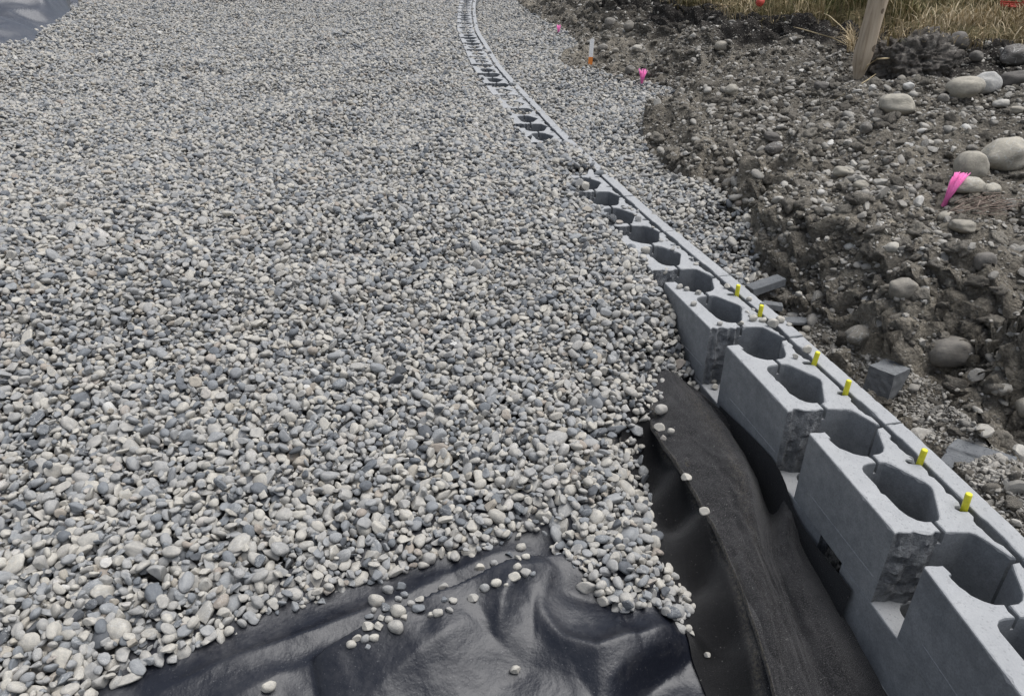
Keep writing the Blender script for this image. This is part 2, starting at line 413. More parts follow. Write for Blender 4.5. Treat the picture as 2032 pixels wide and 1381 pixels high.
ORD = {1: 'first', 2: 'second', 3: 'third', 4: 'fourth', 5: 'fifth', 6: 'sixth', 7: 'seventh', 8: 'eighth'}
BLAB = {-3: 'grey hollow wall block just under the camera, nearest of the row',
        -2: 'grey hollow block nearest in view, cut off by the bottom right corner',
        -1: 'grey hollow block with the two tallest yellow pins, large open core beside the slab chip',
        0: 'grey hollow block with two yellow pins and an open core beside the broken concrete cube',
        1: 'grey hollow block with two yellow pins and several pale pebbles on its top',
        2: 'grey hollow block just beyond the pinned blocks with crumbs round its open core',
        3: 'grey hollow block with open core whose tail edge is half buried in gravel',
        4: 'grey hollow block with open core and a smooth upright tail end above the gravel',
        5: 'grey hollow block almost wholly buried under spilled gravel',
        6: 'grey hollow block with an open core just beyond the gravel spill that buries the row',
        7: 'grey hollow block with an open core, second beyond the gravel spill',
        8: 'grey hollow block with gravel filled core just beyond the two open ones past the spill',
        9: 'grey hollow block with gravel filled core, second in the far filled stretch'}
blocks = []
for k, a, d, n in FR:
    o = bpy.data.objects.new('retaining_wall_block', BM[(k*7) % 3]); COL.objects.link(o)
    Mx = Matrix(((d[0], n[0], 0, a[0]), (d[1], n[1], 0, a[1]), (0, 0, 1, rng.uniform(-.0015, .0015)), (0, 0, 0, 1)))
    # (u, w) is left handed seen from above: mirror is real geometry, d x n points down
    o.matrix_world = Mx @ Matrix.Rotation(rng.uniform(-.004, .004), 4, 'Z')
    if k in BLAB: lab = BLAB[k]
    elif k < 14: lab = 'far grey hollow block in the straight stretch of wall level with the gravel'
    else: lab = 'distant pale grey block at the bend where the wall row leaves the picture'
    tag(o, lab, 'concrete block', 'hollow concrete blocks of the wall top course'); blocks.append((k, o))
# lower course, half a block along
LOW = [(-2, 'lower course grey block beneath the nearest block, its long tail face in shade'),
       (-1, 'lower course grey block under the block with the tallest yellow pins, beyond the dark gap'),
       (0, 'lower course grey block whose ledge shows beside the black felt under the second pinned pair'),
       (1, 'lower course grey block behind the felt with gravel at its side'),
       (-3, 'lower course grey block directly under the camera')]
fd = {k: (a, d, n) for k, a, d, n in FR}
for k, lab in LOW:
    a, d, n = fd[k]; a2 = a+d*BL*.5
    o = bpy.data.objects.new('retaining_wall_block', BM[(k+1) % 3]); COL.objects.link(o)
    o.matrix_world = Matrix(((d[0], n[0], 0, a2[0]), (d[1], n[1], 0, a2[1]), (0, 0, 1, -.2045), (0, 0, 0, 1)))
    tag(o, lab, 'concrete block', 'hollow concrete blocks of the wall lower course')
def wallpt(k, u, w, z=0):
    a, d, n = fd[k]; q = a+d*u+n*w; return Vector((q[0], q[1], z))

# pins
def pin_mesh():
    bm = bmesh.new(); rr, nseg = .0072, 14
    prof = [(-.05, rr), (.036, rr), (.0385, rr*.93), (.0395, rr*.75)]
    rows = [[bm.verts.new((q*math.cos(2*math.pi*i/nseg), q*math.sin(2*math.pi*i/nseg), z)) for i in range(nseg)] for z, q in prof]
    for a, b in zip(rows, rows[1:]):
        for i in range(nseg): bm.faces.new((a[i], a[(i+1) % nseg], b[(i+1) % nseg], b[i]))
    bm.faces.new(rows[-1]); bm.faces.new(rows[0][::-1])
    for f in bm.faces: f.smooth = len(f.verts) == 4
    me = bpy.data.meshes.new('pin'); bm.to_mesh(me); bm.free(); me.materials.append(M['pin']); return me
PM = pin_mesh()
for k, u, w, lab in [(-1, .306, .0625, 'yellow plastic pin nearest the camera, the tallest looking of the row'), (-1, .152, .060, 'yellow plastic pin second nearest the camera, level with the slab chip'),
                     (0, .309, .0625, 'yellow pin by the groove level with the broken concrete cube'), (0, .155, .060, 'yellow pin just before the cream pebble lying in the groove'),
                     (1, .309, .0625, 'short yellow pin standing among pale pebbles on the block top'), (1, .156, .060, 'farthest and smallest looking yellow pin, beyond the pebbles')]:
    o = bpy.data.objects.new('wall_pin', PM); COL.objects.link(o); o.location = wallpt(k, u, w, 0)
    o.rotation_euler = (rng.uniform(-.06, .08), rng.uniform(-.08, .03), rng.uniform(0, 6))
    tag(o, lab, 'pin', 'yellow pins standing in the wall blocks')

# ------------------------------------------------------------------ terrain heights
CL = [  # left side (photo x, y, z): base of gravel, liner and felt
 # far bed
 (-400,-20,.5),(0,-5,.42),(90,-5,.36),(150,5,.22),(0,95,.10),(90,62,.13),(155,34,.12),(60,160,.02),(-200,150,.1),(230,60,.04),(400,20,.02),(650,0,0),(880,0,-.03),(300,150,-.02),(0,230,-.01),(-300,300,0),
 (600,150,-.02),(860,120,-.02),(905,120,-.025),(960,200,-.022),(1010,260,-.015),(900,250,-.01),(890,50,-.03),(500,300,-.03),(200,330,-.02),(980,320,-.01),(700,420,-.045),(300,430,-.04),(0,420,-.02),(1080,420,-.02),(1000,520,-.035),
 (700,545,-.03),(400,550,-.04),(100,570,-.05),(-200,560,-.05),(1200,540,-.012),(1290,590,-.035),(1250,640,-.07),(1320,650,-.10),(1318,600,-.05),(1240,520,.0),(1265,548,-.02),(1190,440,.012),(1130,360,.01),(1100,325,.008),(1120,345,.008),(1075,300,.005),(1342,650,-.10),(1000,650,-.09),(700,660,-.11),(400,680,-.13),(100,700,-.13),(-200,700,-.12),
 (1365,720,-.20),(1390,790,-.26),(1250,740,-.17),(1000,780,-.17),(700,800,-.185),(400,820,-.19),(100,840,-.19),(-200,850,-.18),
 (1240,830,-.22),(1200,930,-.25),(1000,950,-.245),(700,960,-.25),(300,980,-.25),(0,1000,-.24),(-300,1000,-.23),(1230,1040,-.28),(1100,1030,-.285),(900,1060,-.30),(600,1120,-.30),(300,1180,-.30),(0,1250,-.29),(-300,1250,-.28),
 (1280,1180,-.31),(1340,1240,-.345),(1300,1100,-.31),
 # liner
 (1090,1060,-.315),(900,1130,-.335),(700,1200,-.34),(450,1290,-.34),(250,1370,-.34),(100,1500,-.34),(-200,1600,-.33),(600,1330,-.355),(900,1300,-.355),(1150,1300,-.35),(800,1500,-.37),(400,1500,-.36),(1200,1450,-.37),(1350,1330,-.375),(900,1800,-.38),
 # felt: crest, foot of the crest
 (1312,735,-.185),(1300,790,-.205),(1295,840,-.22),(1345,920,-.215),(1400,1010,-.23),(1450,1110,-.25),(1490,1210,-.27),(1520,1300,-.29),(1545,1400,-.31),(1570,1520,-.33),
 (1285,900,-.30),(1310,980,-.335),(1345,1060,-.35),(1395,1170,-.365),(1440,1290,-.375),(1490,1400,-.385),(1480,1550,-.39),
 (1400,880,-0.277),(1440,960,-0.302),(1465,1050,-0.330),
 (1362,775,-0.325),(1430,845,-0.313),(1475,930,-0.325),(1498,1020,-0.355),(1510,1085,-0.390),
 (1470,860,-0.325),(1500,920,-0.365),(1530,1000,-0.385),(1548,1070,-0.390),
 (1500,872,-0.345),(1545,920,-0.325),(1562,960,-0.355),(1572,1010,-0.390),(1590,1090,-0.430),
 (1590,1200,-0.355),(1640,1300,-0.390),(1560,1150,-0.360),(1640,1160,-0.410),(1720,1250,-0.445),(1790,1381,-0.470),(1700,1400,-0.430),(1860,1560,-0.490),(1640,1450,-0.410),
 # dark gap beside the lower course
 (1640,1040,-.46),(1690,1130,-.47),(1760,1220,-.47),(1880,1381,-.47),(1590,965,-.40),(1900,1500,-.47)]
CR = [  # right side
 (945,-5,-.03),(1000,0,-.03),(1040,0,.03),(1100,15,.10),(1000,80,-.035),(1060,60,-.03),(1110,70,.0),(1150,90,-.02),(1105,125,-.03),(1170,128,.06),(1220,140,.03),(1060,180,-.04),(1150,200,-.04),(1250,170,-.04),(1330,178,-.01),(1280,215,-.04),(1270,290,-.065),(1180,280,-.055),(1200,330,-.06),(1335,352,-.075),(1280,380,-.07),(1440,388,-.09),(1380,430,-.085),(1495,470,-.10),(1440,500,-.10),(1510,540,-.13),(1470,545,-.12),
 (1200,30,.20),(1250,60,.17),(1250,100,.13),(1330,110,.16),(1340,190,.06),(1400,160,.16),(1330,240,.055),(1400,300,.07),(1360,340,.0),(1460,370,.03),(1500,330,.1),(1520,400,.085),(1520,450,.02),(1545,500,-.03),
 (1600,400,.12),(1700,430,.125),(1800,440,.135),(1900,450,.15),(2032,470,.16),(1600,300,.135),(1700,340,.145),(1885,390,.17),(2032,380,.19),(2200,420,.2),
 (1560,585,-.17),(1600,560,-.10),(1620,640,-.20),(1660,560,-.03),(1700,690,-.215),(1740,600,-.02),(1680,640,-.14),(1740,690,-.15),(1830,742,-.20),(1850,640,0.0),(1900,830,-.26),(1890,740,-.08),(1960,890,-.28),(1960,760,-.03),(2032,950,-.30),(2032,800,-.02),(2032,650,.09),(1900,560,.08),(2100,900,-.05),(2200,1000,-.05),(2100,1030,-.3),
 (1620,680,-.215),(1720,770,-.24),(1850,850,-.26),(1960,960,-.28),(2060,1060,-.29),(1560,640,-.20),(2200,1300,-.3),(1830,800,-.25),
 (1480,220,.14),(1500,120,.21),(1600,200,.2),(1690,260,.195),(1775,230,.21),(1900,200,.25),(2032,250,.24),(2032,170,.28),(1695,165,.25),(1800,160,.27),(1900,130,.33),(2000,130,.33),
 (1420,100,.22),(1560,96,.26),(1660,100,.27),(1350,70,.21),(1290,30,.24)]
CRW = [ # turf bench: world points
 (1.95,6.75,.50),(2.35,6.35,.50),(2.75,6.1,.50),(1.55,7.6,.48),(1.2,9,.5),(.9,11,.5),(2.9,5.6,.48),(3.1,5.1,.44),(3.6,4.9,.45),(4.5,4.7,.48),(3.5,7,.55),(5,6,.6),(2.5,9,.55),(2,13,.55),(6,9,.65),(1.2,16,.5),(6,4,.5),(4,3.5,.36),(6,2,.45),(3,2.3,.25),(3,1,.25),(6,15,.7)]
def rbf_fit(px, world=(), c=.045):
    pts = [P(*c) for c in px]+[Vector(w) for w in world]
    A = np.array([[p.x, p.y] for p in pts]); z = np.array([p.z for p in pts])
    D = np.sqrt(((A[:, None]-A[None])**2).sum(-1)+c**2)
    w = np.linalg.solve(D+np.eye(len(A))*-.004, z-z.mean())
    return A, w, z.mean(), c
def rbf_eval(f, X, Y):
    A, w, m, c = f; out = np.full(X.size, m); x = X.ravel(); y = Y.ravel()
    for (ax, ay), wi in zip(A, w): out += wi*np.sqrt((x-ax)**2+(y-ay)**2+c*c)
    return out.reshape(X.shape)
class Field:
    def __init__(s, x0, x1, y0, y1, c): s.x0, s.y0, s.c = x0, y0, c; s.nx = int((x1-x0)/c)+1; s.ny = int((y1-y0)/c)+1; s.X, s.Y = np.meshgrid(x0+np.arange(s.nx)*c, y0+np.arange(s.ny)*c, indexing='ij')
    def __call__(s, X, Y):
        fx = np.clip((np.asarray(X)-s.x0)/s.c, 0, s.nx-1.001); fy = np.clip((np.asarray(Y)-s.y0)/s.c, 0, s.ny-1.001)
        i = fx.astype(int); j = fy.astype(int); a = fx-i; b = fy-j; Z = s.Z
        return (Z[i, j]*(1-a)+Z[i+1, j]*a)*(1-b)+(Z[i, j+1]*(1-a)+Z[i+1, j+1]*a)*b
def poly_dist(X, Y, line):
    """signed distance (left of travel +) and 0..1 position along a polyline"""
    best = np.full(X.shape, 1e9); sg = np.zeros(X.shape); pos = np.zeros(X.shape); n = len(line)-1
    for i in range(n):
        ax, ay = line[i][0], line[i][1]; bx, by = line[i+1][0], line[i+1][1]; dx, dy = bx-ax, by-ay; L2 = dx*dx+dy*dy
        t = np.clip(((X-ax)*dx+(Y-ay)*dy)/L2, 0, 1); qx = X-ax-t*dx; qy = Y-ay-t*dy; dd = np.hypot(qx, qy)
        c = dx*(Y-ay)-dy*(X-ax); m = dd < best
        best = np.where(m, dd, best); sg = np.where(m, np.sign(c), sg); pos = np.where(m, (i+t)/n, pos)
    return best*sg, pos
fL = rbf_fit(CL); fR = rbf_fit(CR, CRW, .13)
LF = Field(-10.5, 1.6, .3, 16.5, .02)
LF.Z = rbf_eval(fL, LF.X, LF.Y)
# gentle rake marks and hollows of the spread gravel
LF.Z += (vnoise(LF.X, LF.Y, 1.1, 1)*.12+vnoise(LF.X, LF.Y, .42, 2)*.075+vnoise(LF.X, LF.Y, .15, 3)*.02)*sstep(1.2, 2.4, LF.Y)*np.clip((wallband(LF.X, LF.Y)-.25)/.5, .15, 1)
Fnear = (LF.Y < 2.7) & (LF.X > -3) & (LF.X < 1.3)
# liner folds
def pl(pts, z=-.34): return [P(x, y, z) for x, y in pts]
def add_fold(field, line, amp, wn, wf, seed=0):
    X, Y = field.X, field.Y
    s = (X > min(p[0] for p in line)-.6) & (X < max(p[0] for p in line)+.6) & (Y > min(p[1] for p in line)-.6) & (Y < max(p[1] for p in line)+.6)
    dd, pos = poly_dist(X[s], Y[s], line)
    cx, cy = line[-1][0]-line[0][0], line[-1][1]-line[0][1]
    pos = ((X[s]-line[0][0])*cx+(Y[s]-line[0][1])*cy)/(cx*cx+cy*cy)
    tap = np.sin(np.pi*np.clip(pos, 0, 1))**.6
    h = np.exp(-(np.abs(dd)/np.where(dd > 0, wf, wn))**1.35)
    field.Z[s] += amp*tap*h
NF = Field(-1.6, 1.25, .30, 2.6, .008); NF.Z = LF(NF.X, NF.Y)
for line, amp, wn, wf in [
    (pl([(620,1318),(760,1272),(900,1217),(1050,1154),(1120,1138),(1180,1150)]), .105, .19, .010),
    (pl([(985,1290),(1000,1235),(1030,1190),(1090,1160)]), .034, .030, .045),
    (pl([(1060,1235),(1110,1290),(1180,1312),(1290,1275),(1350,1250)]), .042, .045, .035),
    (pl([(1090,1190),(1150,1200),(1230,1225)]), -.024, .05, .05),
    (pl([(1400,1260),(1330,1310),(1270,1360),(1230,1430)]), -.045, .03, .06),
    (pl([(1180,1381),(1240,1330),(1320,1285),(1380,1255)]), .032, .03, .05),
    (pl([(300,1381),(450,1320),(620,1262),(780,1195),(900,1150)]), .024, .05, .025),
    (pl([(380,1430),(560,1340),(740,1290),(840,1262)]), .02, .06, .04),
    (pl([(700,1420),(820,1340),(900,1290),(960,1260)]), .024, .05, .06),
    (pl([(930,1420),(990,1360),(1060,1330),(1130,1340)]), -.012, .05, .06),
    (pl([(820,1160),(900,1145),(980,1115),(1060,1100)]), .010, .03, .02),
    ]: add_fold(NF, line, amp, wn, wf)
qx, qy = proj(NF.X, NF.Y, NF.Z)
sheet = sstep(1040, 1120, qy)+sstep(1270, 1300, qx)*sstep(700, 760, qy)
NF.Z += np.clip(sheet, 0, 1)*(vnoise(NF.X+.6*NF.Y, NF.Y*.8-.3*NF.X, .11, 5)*.012+vnoise(NF.X+.5*NF.Y, NF.Y, .045, 6)*.005)
def Lz(X, Y):
    X = np.asarray(X, float); Y = np.asarray(Y, float)
    inn = (X > -1.59) & (X < 1.24) & (Y > .31) & (Y < 2.59)
    return np.where(inn, NF(X, Y), LF(X, Y))
RF = Field(-1.0, 7, .3, 16.5, .02); RF.Z = rbf_eval(fR, RF.X, RF.Y)

# region outlines in the photo
G_LEFT = [(-900,1900),(-100,1640),(60,1480),(150,1420),(200,1378),(250,1345),(300,1318),(390,1290),(470,1245),(520,1222),(640,1190),(700,1155),(760,1150),(870,1108),(940,1100),(1000,1072),(1060,1052),(1096,1055),(1100,1095),(1150,1128),(1162,1170),(1195,1195),(1240,1218),(1290,1198),(1330,1225),(1362,1248),(1372,1205),(1345,1150),(1312,1100),(1292,1020),(1276,950),(1274,890),(1284,845),(1300,800),(1338,775),(1322,742),(1312,722),(1345,765),(1400,815),(1420,812),(1440,760),(1440,600),(1150,300),(960,-40),(-900,-40)]
TARP = [(-300,138),(0,82),(54,69),(102,44),(130,30),(142,18),(135,-30),(-300,-30)]
G_RIGHT = [(940,-30),(1020,-10),(1030,8),(1062,30),(1105,52),(1150,82),(1140,100),(1105,118),(1120,130),(1180,138),(1250,160),(1325,172),(1338,182),(1290,200),(1278,240),(1282,295),(1335,345),(1380,362),(1440,378),(1488,420),(1500,480),(1508,530),(1550,560),(1500,585),(1400,560),(1100,320),(900,60)]
FINES = [(1540,600),(1640,640),(1730,705),(1810,735),(1870,770),(1915,825),(1980,890),(2060,960),(2300,1200),(2300,1500),(1900,920),(1700,760),(1600,680)]

# ------------------------------------------------------------------ ground sheets
CG = Field(-10.4, 1.4, .3, 16.4, .025)
zz = Lz(CG.X, CG.Y)-.030
wb = wallband(CG.X, CG.Y)
zz = np.where(wb < .27, np.minimum(zz, -.47), zz)
V = np.stack([CG.X, CG.Y, zz], -1)
keep = CG.nx
o = link('gravel_ground', grid_mesh('gravel_ground', V[::1, ::1]), M['gbase']); tag(o, kind='structure')
SG = Field(-.9, 6.5, .6, 15.8, .013)
z0 = RF(SG.X, SG.Y); wb = wallband(SG.X, SG.Y)
px_, py_ = proj(SG.X, SG.Y, z0)
grav = in_poly(px_, py_, G_RIGHT); fines = in_poly(px_, py_, FINES)
soilw = 1.0-grav*1.0
for _ in range(4): soilw = (soilw+np.roll(soilw, 1, 0)+np.roll(soilw, -1, 0)+np.roll(soilw, 1, 1)+np.roll(soilw, -1, 1))/5
x, y = SG.X, SG.Y
slope = np.hypot(*np.gradient(z0, .013)); slope = np.clip(slope, 0, 1.4)
rid = lambda s, k: (.5-np.abs(vnoise(x, y, s, k))*2)
nz = vnoise(x, y, .45, 11)*.09+rid(.22, 12)*.055+vnoise(x, y, .10, 13)*.060+rid(.055, 14)*.020+vnoise(x, y, .032, 15)*.022+vnoise(x, y, .018, 18)*.012
q_ = z0/.075+vnoise(x, y, .3, 24)*1.6+vnoise(x, y, .09, 25)*.7; fr = q_-np.floor(q_)
z0t = z0+(np.floor(q_)+sstep(.5, .95, fr)-q_)*.075*np.clip(slope*1.6, 0, .9)
nz += (z0t-z0)
nz += slope*(rid(.13, 16)*.055+vnoise(x*1.6, y, .07, 17)*.05+vnoise(x, y, .035, 19)*.03+rid(.06, 20)*.02)
turf = sstep(.40, .46, z0)
# cut bank under the turf: steepen and roughen the brow
brow = sstep(.30, .47, z0)
z1 = np.where(z0 > .27, .27+sstep(.28, .44, z0)*(.16)+np.maximum(z0-.43, 0), z0)
zs = z1+nz*soilw*(1-.6*turf)*np.where(fines, .35, 1.0)
zs = np.where(wb > -.01, -.47, np.where(grav, z0-.03, zs))
SG.Z = zs
SGX = Field(-.9, 6.5, .6, 15.8, .013); SGY = Field(-.9, 6.5, .6, 15.8, .013)
lip = np.clip(slope*1.5, 0, 1)*soilw*np.where(grav | fines, 0, 1)*(wb < -.05)
dxl = -lip*(.045*sstep(.45, 1, fr)+vnoise(x, y, .06, 27)*.03); dyl = -lip*.5*.03*sstep(.45, 1, fr)
SGX.Z = dxl; SGY.Z = dyl
me = grid_mesh('dirt_bank', np.stack([x+dxl, y+dyl, zs], -1))
at = me.attributes.new('topsoil', 'FLOAT', 'POINT')
ts = np.clip(sstep(.255, .34, z0+vnoise(x, y, .25, 21)*.07)*.95+.45*sstep(.14, .26, z0+vnoise(x, y, .4, 22)*.12)*sstep(3.6, 4.6, y), 0, 1)
at.data.foreach_set('value', ts.ravel().astype(np.float32))
me.materials.append(M['soil']); me.materials.append(mk_turf())
fi = (turf > .6)[:-1, :-1].ravel().astype(np.int32); me.polygons.foreach_set('material_index', fi)
o = link('dirt_bank', me); tag(o, kind='structure')
gp = mesh_from('ground', [(-300,-300,-.9),(300,-300,-.9),(300,600,-.9),(-300,600,-.9)], [(0,1,2,3)])
o = link('ground', gp, M['soil']); tag(o, kind='structure')
def Rz(X, Y): return SG(X, Y)

# ------------------------------------------------------------------ stone shapes
def stone_shapes(n, seed, angular=.5, sub=3):
    r = random.Random(seed); out = []
    for k in range(n):
        bm = bmesh.new(); bmesh.ops.create_icosphere(bm, subdivisions=sub, radius=1)
        off = Vector((r.uniform(0, 50), r.uniform(0, 50), r.uniform(0, 50)))
        ang = r.random() < angular
        sq = r.uniform(.0, .35)
        for v in bm.verts:
            d = v.co.normalized()
            s = 1+mnoise.noise(d*.9+off)*.26+mnoise.noise(d*2.0+off)*.10
            q = d*s
            if sq: q = q.lerp(Vector([math.copysign(abs(c)**.6, c) for c in q]), sq)
            v.co = q
        if ang:
            for _ in range(r.randint(3, 8)):
                nn = Vector((r.gauss(0, 1), r.gauss(0, 1), r.gauss(0, 1))).normalized(); dd = r.uniform(.36, .76)
                for v in bm.verts:
                    e = v.co.dot(nn)-dd
                    if e > 0: v.co -= nn*e*.97
            for v in bm.verts:
                v.co *= 1+mnoise.noise(v.co*4+off)*.04
        mx = [max(abs(v.co[i]) for v in bm.verts) for i in range(3)]
        for v in bm.verts: v.co = Vector((v.co.x/mx[0], v.co.y/mx[1], v.co.z/mx[2]))
        for f in bm.faces: f.smooth = True
        if ang:
            for e in bm.edges:
                if len(e.link_faces) == 2 and e.calc_face_angle(0) > R(21): e.smooth = False
        me = bpy.data.meshes.new('stone'); bm.to_mesh(me); bm.free(); out.append(me)
    return out
SH = stone_shapes(36, 5, .74)
SH_LO = stone_shapes(14, 9, .6, 2)
SH_ANG = stone_shapes(12, 31, 1.0, 2)
def clod_shapes(n, seed):
    r = random.Random(seed); out = []
    for k in range(n):
        bm = bmesh.new(); bmesh.ops.create_icosphere(bm, subdivisions=3, radius=1); off = Vector((r.uniform(0, 50), r.uniform(0, 50), 3))
        for v in bm.verts:
            d = v.co.normalized(); v.co = d*(1+mnoise.noise(d*1.2+off)*.5+mnoise.noise(d*3.0+off)*.4+mnoise.noise(d*6+off)*.3)
        for f in bm.faces: f.smooth = True
        me = bpy.data.meshes.new('clod'); bm.to_mesh(me); bm.free(); out.append(me)
    return out
CLOD = clod_shapes(8, 3)

def scatter(name, pos, rot, scl, tid, tone, shapes, mat, label, cat):
    """one object: its own mesh holds the stone shapes and the spots they lie on; nodes lay the stones"""
    pos = np.asarray(pos, np.float32); n = len(pos)
    vs = []; fs = []; tv = []; b = 0; sharp = []
    loops = []; lstart = []; nl = 0; sm = []
    for i, s in enumerate(shapes):
        co = np.empty(len(s.vertices)*3, np.float32); s.vertices.foreach_get('co', co); vs.append(co.reshape(-1, 3))
        lv = np.empty(len(s.loops), np.int32); s.loops.foreach_get('vertex_index', lv); loops.append(lv+b)
        ls = np.empty(len(s.polygons), np.int32); s.polygons.foreach_get('loop_start', ls); lstart.append(ls+nl); nl += len(lv)
        tv.append(np.full(len(s.vertices), i)); b += len(s.vertices)
    VV = np.vstack(vs+[pos]); nt = b
    me = bpy.data.meshes.new(name); me.vertices.add(len(VV)); me.vertices.foreach_set('co', VV.ravel())
    lp = np.concatenate(loops); lst = np.concatenate(lstart)
    me.loops.add(len(lp)); me.loops.foreach_set('vertex_index', lp); me.polygons.add(len(lst)); me.polygons.foreach_set('loop_start', lst)
    me.polygons.foreach_set('use_smooth', np.ones(len(lst), bool)); me.update(calc_edges=True)
    ek = {}
    b = 0
    for s in shapes:
        for e in s.edges:
            if e.use_edge_sharp: ek[(e.vertices[0]+b, e.vertices[1]+b)] = 1
        b += len(s.vertices)
    if ek:
        ev = np.empty(len(me.edges)*2, np.int32); me.edges.foreach_get('vertices', ev); ev = ev.reshape(-1, 2)
        shp = np.array([((p, q) in ek) or ((q, p) in ek) for p, q in ev.tolist()], bool)
        me.edges.foreach_set('use_edge_sharp', shp)
    def att(nm, typ, data, key):
        a = me.attributes.new(nm, typ, 'POINT'); a.data.foreach_set(key, np.ascontiguousarray(data).ravel())
    z3 = np.zeros((nt, 3), np.float32)
    att('tpl', 'INT', np.concatenate([np.concatenate(tv), np.full(n, -1)]).astype(np.int32), 'value')
    att('rot', 'FLOAT_VECTOR', np.vstack([z3, np.asarray(rot, np.float32)]), 'vector')
    att('scl', 'FLOAT_VECTOR', np.vstack([z3, np.asarray(scl, np.float32)]), 'vector')
    att('tid', 'INT', np.concatenate([np.zeros(nt), tid]).astype(np.int32), 'value')
    att('tone', 'FLOAT', np.concatenate([np.zeros(nt), tone]).astype(np.float32), 'value')
    me.materials.append(mat)
    o = bpy.data.objects.new(name, me); COL.objects.link(o)
    ng = bpy.data.node_groups.new('lay_stones', 'GeometryNodeTree')
    ng.interface.new_socket('Geometry', in_out='INPUT', socket_type='NodeSocketGeometry'); ng.interface.new_socket('Geometry', in_out='OUTPUT', socket_type='NodeSocketGeometry')
    N = ng.nodes; L = ng.links
    gi = N.new('NodeGroupInput'); go = N.new('NodeGroupOutput')
    def na(nm, dt):
        q = N.new('GeometryNodeInputNamedAttribute'); q.data_type = dt; q.inputs['Name'].default_value = nm; return q.outputs['Attribute']
    cmp_ = N.new('FunctionNodeCompare'); cmp_.data_type = 'INT'; cmp_.operation = 'GREATER_EQUAL'
    L.new(na('tpl', 'INT'), cmp_.inputs[2]); cmp_.inputs[3].default_value = 0
    sp = N.new('GeometryNodeSeparateGeometry'); sp.domain = 'POINT'; L.new(gi.outputs[0], sp.inputs[0]); L.new(cmp_.outputs[0], sp.inputs[1])
    si = N.new('GeometryNodeSplitToInstances'); si.domain = 'POINT'; L.new(sp.outputs[0], si.inputs[0]); L.new(na('tpl', 'INT'), si.inputs['Group ID'])
    ip = N.new('GeometryNodeInstanceOnPoints'); L.new(sp.outputs[1], ip.inputs['Points']); L.new(si.outputs['Instances'], ip.inputs['Instance'])
    ip.inputs['Pick Instance'].default_value = True; L.new(na('tid', 'INT'), ip.inputs['Instance Index'])
    er = N.new('FunctionNodeEulerToRotation'); L.new(na('rot', 'FLOAT_VECTOR'), er.inputs[0]); L.new(er.outputs[0], ip.inputs['Rotation'])
    L.new(na('scl', 'FLOAT_VECTOR'), ip.inputs['Scale']); L.new(ip.outputs[0], go.inputs[0])
    md = o.modifiers.new('lay_stones', 'NODES'); md.node_group = ng
    tag(o, label, cat, kind='stuff'); return o

# ------------------------------------------------------------------ dropping stones onto a height grid
class Bed:
    def __init__(s, x0, x1, y0, y1, c):
        s.x0, s.y0, s.c = x0, y0, c; s.nx = int((x1-x0)/c); s.ny = int((y1-y0)/c)
        s.X, s.Y = np.meshgrid(x0+(np.arange(s.nx)+.5)*c, y0+(np.arange(s.ny)+.5)*c, indexing='ij')
        s.stamps = {}
    def stamp(s, rc):
        if rc not in s.stamps:
            k = int(math.ceil(rc/2)); g = np.arange(-k, k+1); d = np.hypot(*np.meshgrid(g, g, indexing='ij'))/(rc/2+.001)
            m = d <= 1; prof = np.sqrt(np.clip(1-d*d*.8, 0, 1)); s.stamps[rc] = (k, m, prof)
        return s.stamps[rc]
    def drop(s, xs, ys, rad, c3, cap, stick=.30):
        n = len(xs); Z = np.full(n, np.nan); T = np.zeros((n, 2)); H = s.H; H0 = s.H0
        ii = ((xs-s.x0)/s.c).astype(int); jj = ((ys-s.y0)/s.c).astype(int); SI = np.zeros((n, 2), int)
        rcs = np.maximum(2, np.round(2*rad*.84/s.c).astype(int)); mv = rng.integers(-2, 3, (n, 3, 2)); mv[:, 0] = 0
        for q in range(n):
            k, m, prof = s.stamp(int(rcs[q])); best = None
            for di, dj in mv[q]:
                i = ii[q]+di; j = jj[q]+dj
                if i < k or j < k or i+k+1 > s.nx or j+k+1 > s.ny or s.SP[i, j] <= 0: continue
                v = H[i-k:i+k+1, j-k:j+k+1][m]; zb = stick*v.max()+(1-stick)*v.mean()
                if best is None or zb < best[0]: best = (zb, i, j, v.max()-v.mean())
            if best is None or best[3] > .10: continue
            zb, i, j, _ = best; cz = c3[q]
            if zb+cz*1.2 > H0[i, j]+cap: continue
            w = H[i-k:i+k+1, j-k:j+k+1]
            np.maximum(w, np.where(m, zb+cz*(.8+1.0*prof), -9), out=w)
            Z[q] = zb+cz*.75; SI[q] = di, dj
            xs[q] = s.x0+(i+.5)*s.c; ys[q] = s.y0+(j+.5)*s.c
            T[q, 0] = (w[-1, k]-w[0, k]); T[q, 1] = (w[k, -1]-w[k, 0])
        return Z, T
def stones(n, mean, sig, lo, hi):
    d = np.clip(mean*np.exp(rng.normal(0, sig, n)), lo, hi)
    a = d/2*rng.uniform(1.0, 1.35, n); b = d/2*rng.uniform(.78, 1.0, n); c = d/2*rng.uniform(.45, .85, n)
    return d, a, b, c

